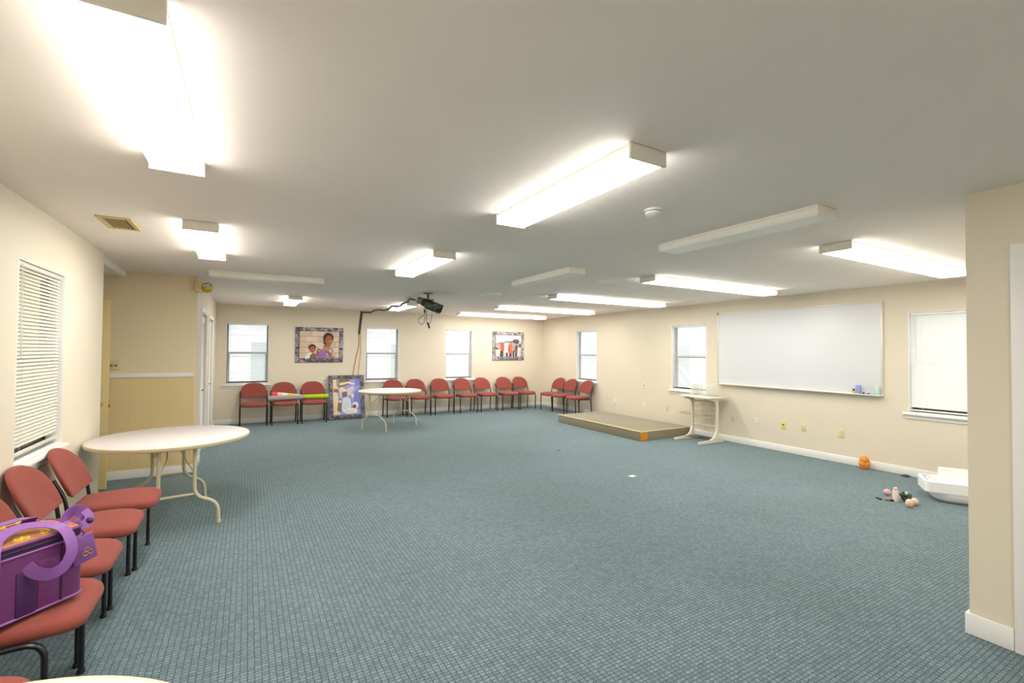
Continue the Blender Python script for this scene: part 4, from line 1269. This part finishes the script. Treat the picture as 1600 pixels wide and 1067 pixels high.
# bow knot at the right end and the tag
bm = newbm()
ribbon(bm, smooth_path([(.075, -.05, .325), (.12, -.055, .318), (.165, -.05, .315), (.185, -.035, .335), (.165, -.02, .365), (.13, -.02, .352), (.10, -.04, .325)], 7), .045, .003, (.1, 1, .3))
ribbon(bm, smooth_path([(.10, -.05, .322), (.14, -.07, .305), (.172, -.075, .31), (.188, -.06, .335), (.178, -.045, .36)], 7), .036, .003, (.1, .4, 1))
sphere(bm, (.110, -.05, .318), .022, 0, 1.1, .9, .9)
bmesh.ops.translate(bm, vec=(.03, 0, -.026), verts=bm.verts)
obj('bow', bm, M['ribbon'], r)
bm = newbm(); sphere(bm, (.213, -.07, .292), .016, 0, .9, 1.2, .8); obj('loop_fold', bm, M['bagdark'], r)
tq = Matrix.Translation((.147, -DY - .022, .204)) @ Matrix.Rotation(math.radians(-14), 4, 'Y') @ Matrix.Rotation(math.radians(6), 4, 'X') @ Matrix.Rotation(math.radians(-8), 4, 'Z')
bm = newbm(); box(bm, (-.042, -.004, -.066), (.042, .004, .056), .003, mtx=tq)
tg = obj('tag', bm, M['ribbon'], r)
bm = newbm()
for k in range(3):
    a = PI / 2 + k * 2 * PI / 3
    cx, cz = .010 + .010 * math.cos(a), -.022 + .010 * math.sin(a)
    tube(bm, [tq @ Vector((cx + .009 * math.cos(2 * PI * j / 14), -.0055, cz + .009 * math.sin(2 * PI * j / 14))) for j in range(15)], .0016, 5)
obj('emblem', bm, M['gold'], tg)
bm = newbm(); tube(bm, smooth_path([tq @ Vector((-.005, 0, .05)), (.15, -DY - .02, .27), (.14, -.07, .290)], 5), .003, 6); obj('tag_loop', bm, M['bagdark'], tg)

# ------------------------------------------------------------------ things on the floor at right
r = thing('plush_ball', 'small orange lumpy plush thing standing against the right baseboard', 'toy', (7.205, 3.09, 0))
bm = newbm(); random.seed(3)
t = bmesh.new(); bmesh.ops.create_icosphere(t, subdivisions=4, radius=1)
for v in t.verts:
    p = v.co.copy(); k = 1 + .07 * math.sin(p.x * 9 + p.z * 7) * math.sin(p.y * 8 - p.z * 5)
    pinch = 1 - .16 * math.exp(-((p.z - .15) / .22) ** 2)
    v.co = Vector((p.x * .067 * k * pinch, p.y * .062 * k * pinch, p.z * .086 * k + .086))
merge(bm, t); obj('body', bm, M['orangeobj'], r)
bm = newbm(); lathe(bm, [(0, .002), (.045, .002), (.052, .012), (.042, .02), (0, .02)], 20); obj('base', bm, M['redp'], r)

bm = newbm(); sphere(bm, (7.22, 2.64, .016), .038, 0, .9, 1.0, .42, 16); sphere(bm, (7.21, 2.675, .011), .022, 0, 1, 1, .5, 12)
tag(obj('black_lump', bm, M['darkgrey']), 'small black lump against the right baseboard left of the white tub', 'clutter')

r = thing('plastic_tub', 'white molded plastic tub with a raised back beside the partition', 'tub', (6.50, 1.98, 0), math.radians(-60))
# local x runs along the visible width, -y faces the camera
bm = newbm()
outl = rounded_poly([(-.20, -.19), (.28, -.19), (.28, .20), (-.20, .20)], [.15, .10, .10, .15], 8)
loft_pad(bm, outl, [(.60, .0), (.76, .006), (.91, .035), (.98, .08), (1.0, .13), (1.0, .20), (.97, .203), (.94, .16), (.80, .05), (.3, .045)])
obj('bowl', bm, M['tub'], r, sharp=50)
bm = newbm(); outl2 = rounded_poly([(-.26, -.195), (.29, -.20), (.29, .22), (-.26, .20)], [.06, .08, .08, .10], 8)
t = bmesh.new()
def ringverts(s, z): return [t.verts.new((x * s, y * s, z)) for x, y in outl2]
A, Bv, Cv, D = ringverts(1.0, .105), ringverts(1.0, .21), ringverts(.90, .213), ringverts(.88, .105)
n = len(outl2)
for p, q in ((A, Bv), (Bv, Cv), (Cv, D), (D, A)):
    for k in range(n): t.faces.new((p[k], p[(k + 1) % n], q[(k + 1) % n], q[k]))
bmesh.ops.recalc_face_normals(t, faces=t.faces); merge(bm, t); obj('rim', bm, M['tub'], r)
bm = newbm(); prism(bm, rounded_poly([(-.07, .15), (.29, .15), (.29, .30), (-.07, .30)], .02, 4), -.015, .015, mtx=Matrix.Translation((0, .21, 0)) @ Matrix.Rotation(PI / 2, 4, 'X')); obj('raised_back', bm, M['tub'], r)

bm = newbm(); box(bm, (6.62, 1.585, 0), (6.68, 1.65, .09), .008)
tag(obj('dark_block', bm, M['darkgrey']), 'small dark grey block right of the white tub at the partition edge', 'clutter')
bm = newbm(); random.seed(5)
for k in range(5):
    sphere(bm, (6.24 + .05 * k, 1.74 - .02 * k + random.uniform(-.01, .01), .022), .045, 0, 1.0, .7, .5, 12)
tag(obj('crumpled_cloth', bm, M['palepink']), 'crumpled pale pink cloth on the carpet at the partition edge', 'cloth')

def ball(label, x, y, rr, m, name='ball', sz=1.0, sx=1.0, cap=None):
    t = thing(name, label, name, (x, y, 0), 0, 'small balls on the carpet')
    bm = newbm(); sphere(bm, (0, 0, rr * sz), rr, 0, sx, sx, sz, 24); obj('shell', bm, m, t)
    bm = newbm(); tube(bm, [(rr * sx * math.cos(2 * PI * k / 24) * 1.0, rr * sx * math.sin(2 * PI * k / 24), rr * sz) for k in range(25)], .0012, 4); obj('seam', bm, M['whitec'], t)
ball('pink ball on the carpet, left of the pale upright tube', 6.10, 2.40, .033, M['pinkball'])
ball('peach egg-shaped ball on the carpet, nearest the camera', 5.81, 2.10, .034, M['peachball'], sz=1.25)
ball('peach egg-shaped ball tucked behind the nearer peach one', 5.93, 2.10, .032, M['peachball'], sz=1.2)
r = thing('lotion_tube', 'pale pinkish tube standing upright on the carpet', 'tube', (5.915, 2.255, 0))
bm = newbm(); lathe(bm, [(0, 0), (.027, 0), (.028, .004), (.027, .09), (.024, .115), (0, .118)], 18); obj('body', bm, M['tube'], r)
bm = newbm(); lathe(bm, [(.014, .116), (.020, .118), (.020, .138), (.012, .146), (0, .147)], 16); obj('cap', bm, M['peachball'], r)
r = thing('toy_figure', 'dark green-black spiky toy on the carpet beside the peach balls', 'toy', (5.985, 2.195, 0))
bm = newbm(); random.seed(11)
sphere(bm, (0, 0, .045), .040, 0, 1, 1, 1.05, 14)
for k in range(9):
    a = 2 * PI * k / 9; e = random.uniform(.1, 1.2)
    d = Vector((math.cos(a) * math.cos(e), math.sin(a) * math.cos(e), math.sin(e)))
    lathe(bm, [(0, 0), (.016, 0), (.012, .025), (0, .034)], 8, mtx=Matrix.Translation(Vector((0, 0, .045)) + d * .032) @ d.to_track_quat('Z', 'Y').to_matrix().to_4x4())
obj('body', bm, M['darkgreen'], r)
bm = newbm(); sphere(bm, (.02, .0, .092), .014); sphere(bm, (-.02, -.01, .085), .010); obj('pale_tip', bm, M['mint'], r)
r = thing('lipstick', 'small red and black tube lying on the carpet by the pink ball', 'lipstick', (5.88, 2.29, 0), math.radians(-60))
bm = newbm(); tube(bm, [(-.045, 0, .011), (.0, 0, .011)], .010, 12); obj('body', bm, M['redp'], r)
bm = newbm(); tube(bm, [(.0, 0, .011), (.04, 0, .011)], .011, 12); obj('cap', bm, M['blackp'], r)
bm = newbm(); tube(bm, [(5.855, 2.40, .009), (5.83, 2.345, .009)], .009, 10)
tag(obj('marker_stub', bm, M['blackp']), 'tiny black stub lying leftmost among the small things on the carpet', 'stub')
bm = newbm(); box(bm, (4.13, 4.25, .0), (4.21, 4.32, .003), .001, seg=1)
tag(obj('paper_scrap', bm, M['paper']), 'small white scrap of paper on the open carpet', 'paper')
bm = newbm(); sphere(bm, (4.22, 5.92, .004), .022, 0, 1.4, .8, .25, 10)
tag(obj('lint_scrap', bm, M['darkgrey']), 'tiny dark scrap on the carpet in front of the platform', 'scrap')

# ------------------------------------------------------------------ light
w = bpy.data.worlds.new('overcast_sky'); sc.world = w
w.use_nodes = True
w.node_tree.nodes['Background'].inputs['Color'].default_value = (0.96, 0.98, 1.0, 1)
w.node_tree.nodes['Background'].inputs['Strength'].default_value = 2.1

# ------------------------------------------------------------------ camera
F, YAW, PITCH, ROLL = 725.08, .51727, .02018, .008606
cy, sy = math.cos(YAW), math.sin(YAW)
fw = Vector((sy * math.cos(PITCH), cy * math.cos(PITCH), math.sin(PITCH)))
rt = Vector((cy, -sy, 0)); up = rt.cross(fw)
r2 = math.cos(ROLL) * rt + math.sin(ROLL) * up; u2 = -math.sin(ROLL) * rt + math.cos(ROLL) * up
cd = bpy.data.cameras.new('camera'); cam = bpy.data.objects.new('camera', cd); COL.objects.link(cam)
cd.sensor_fit = 'HORIZONTAL'; cd.sensor_width = 36.0; cd.lens = F / 1600 * 36.0; cd.clip_start = .02
cam.matrix_world = Matrix(((r2.x, u2.x, -fw.x, 0), (r2.y, u2.y, -fw.y, 0), (r2.z, u2.z, -fw.z, 1.54), (0, 0, 0, 1)))
sc.camera = cam
sc.view_settings.view_transform = 'Standard'
sc.view_settings.look = 'None'
sc.view_settings.gamma = 1.0
sc.view_settings.exposure = 0.36
sc.view_settings.use_curve_mapping = False
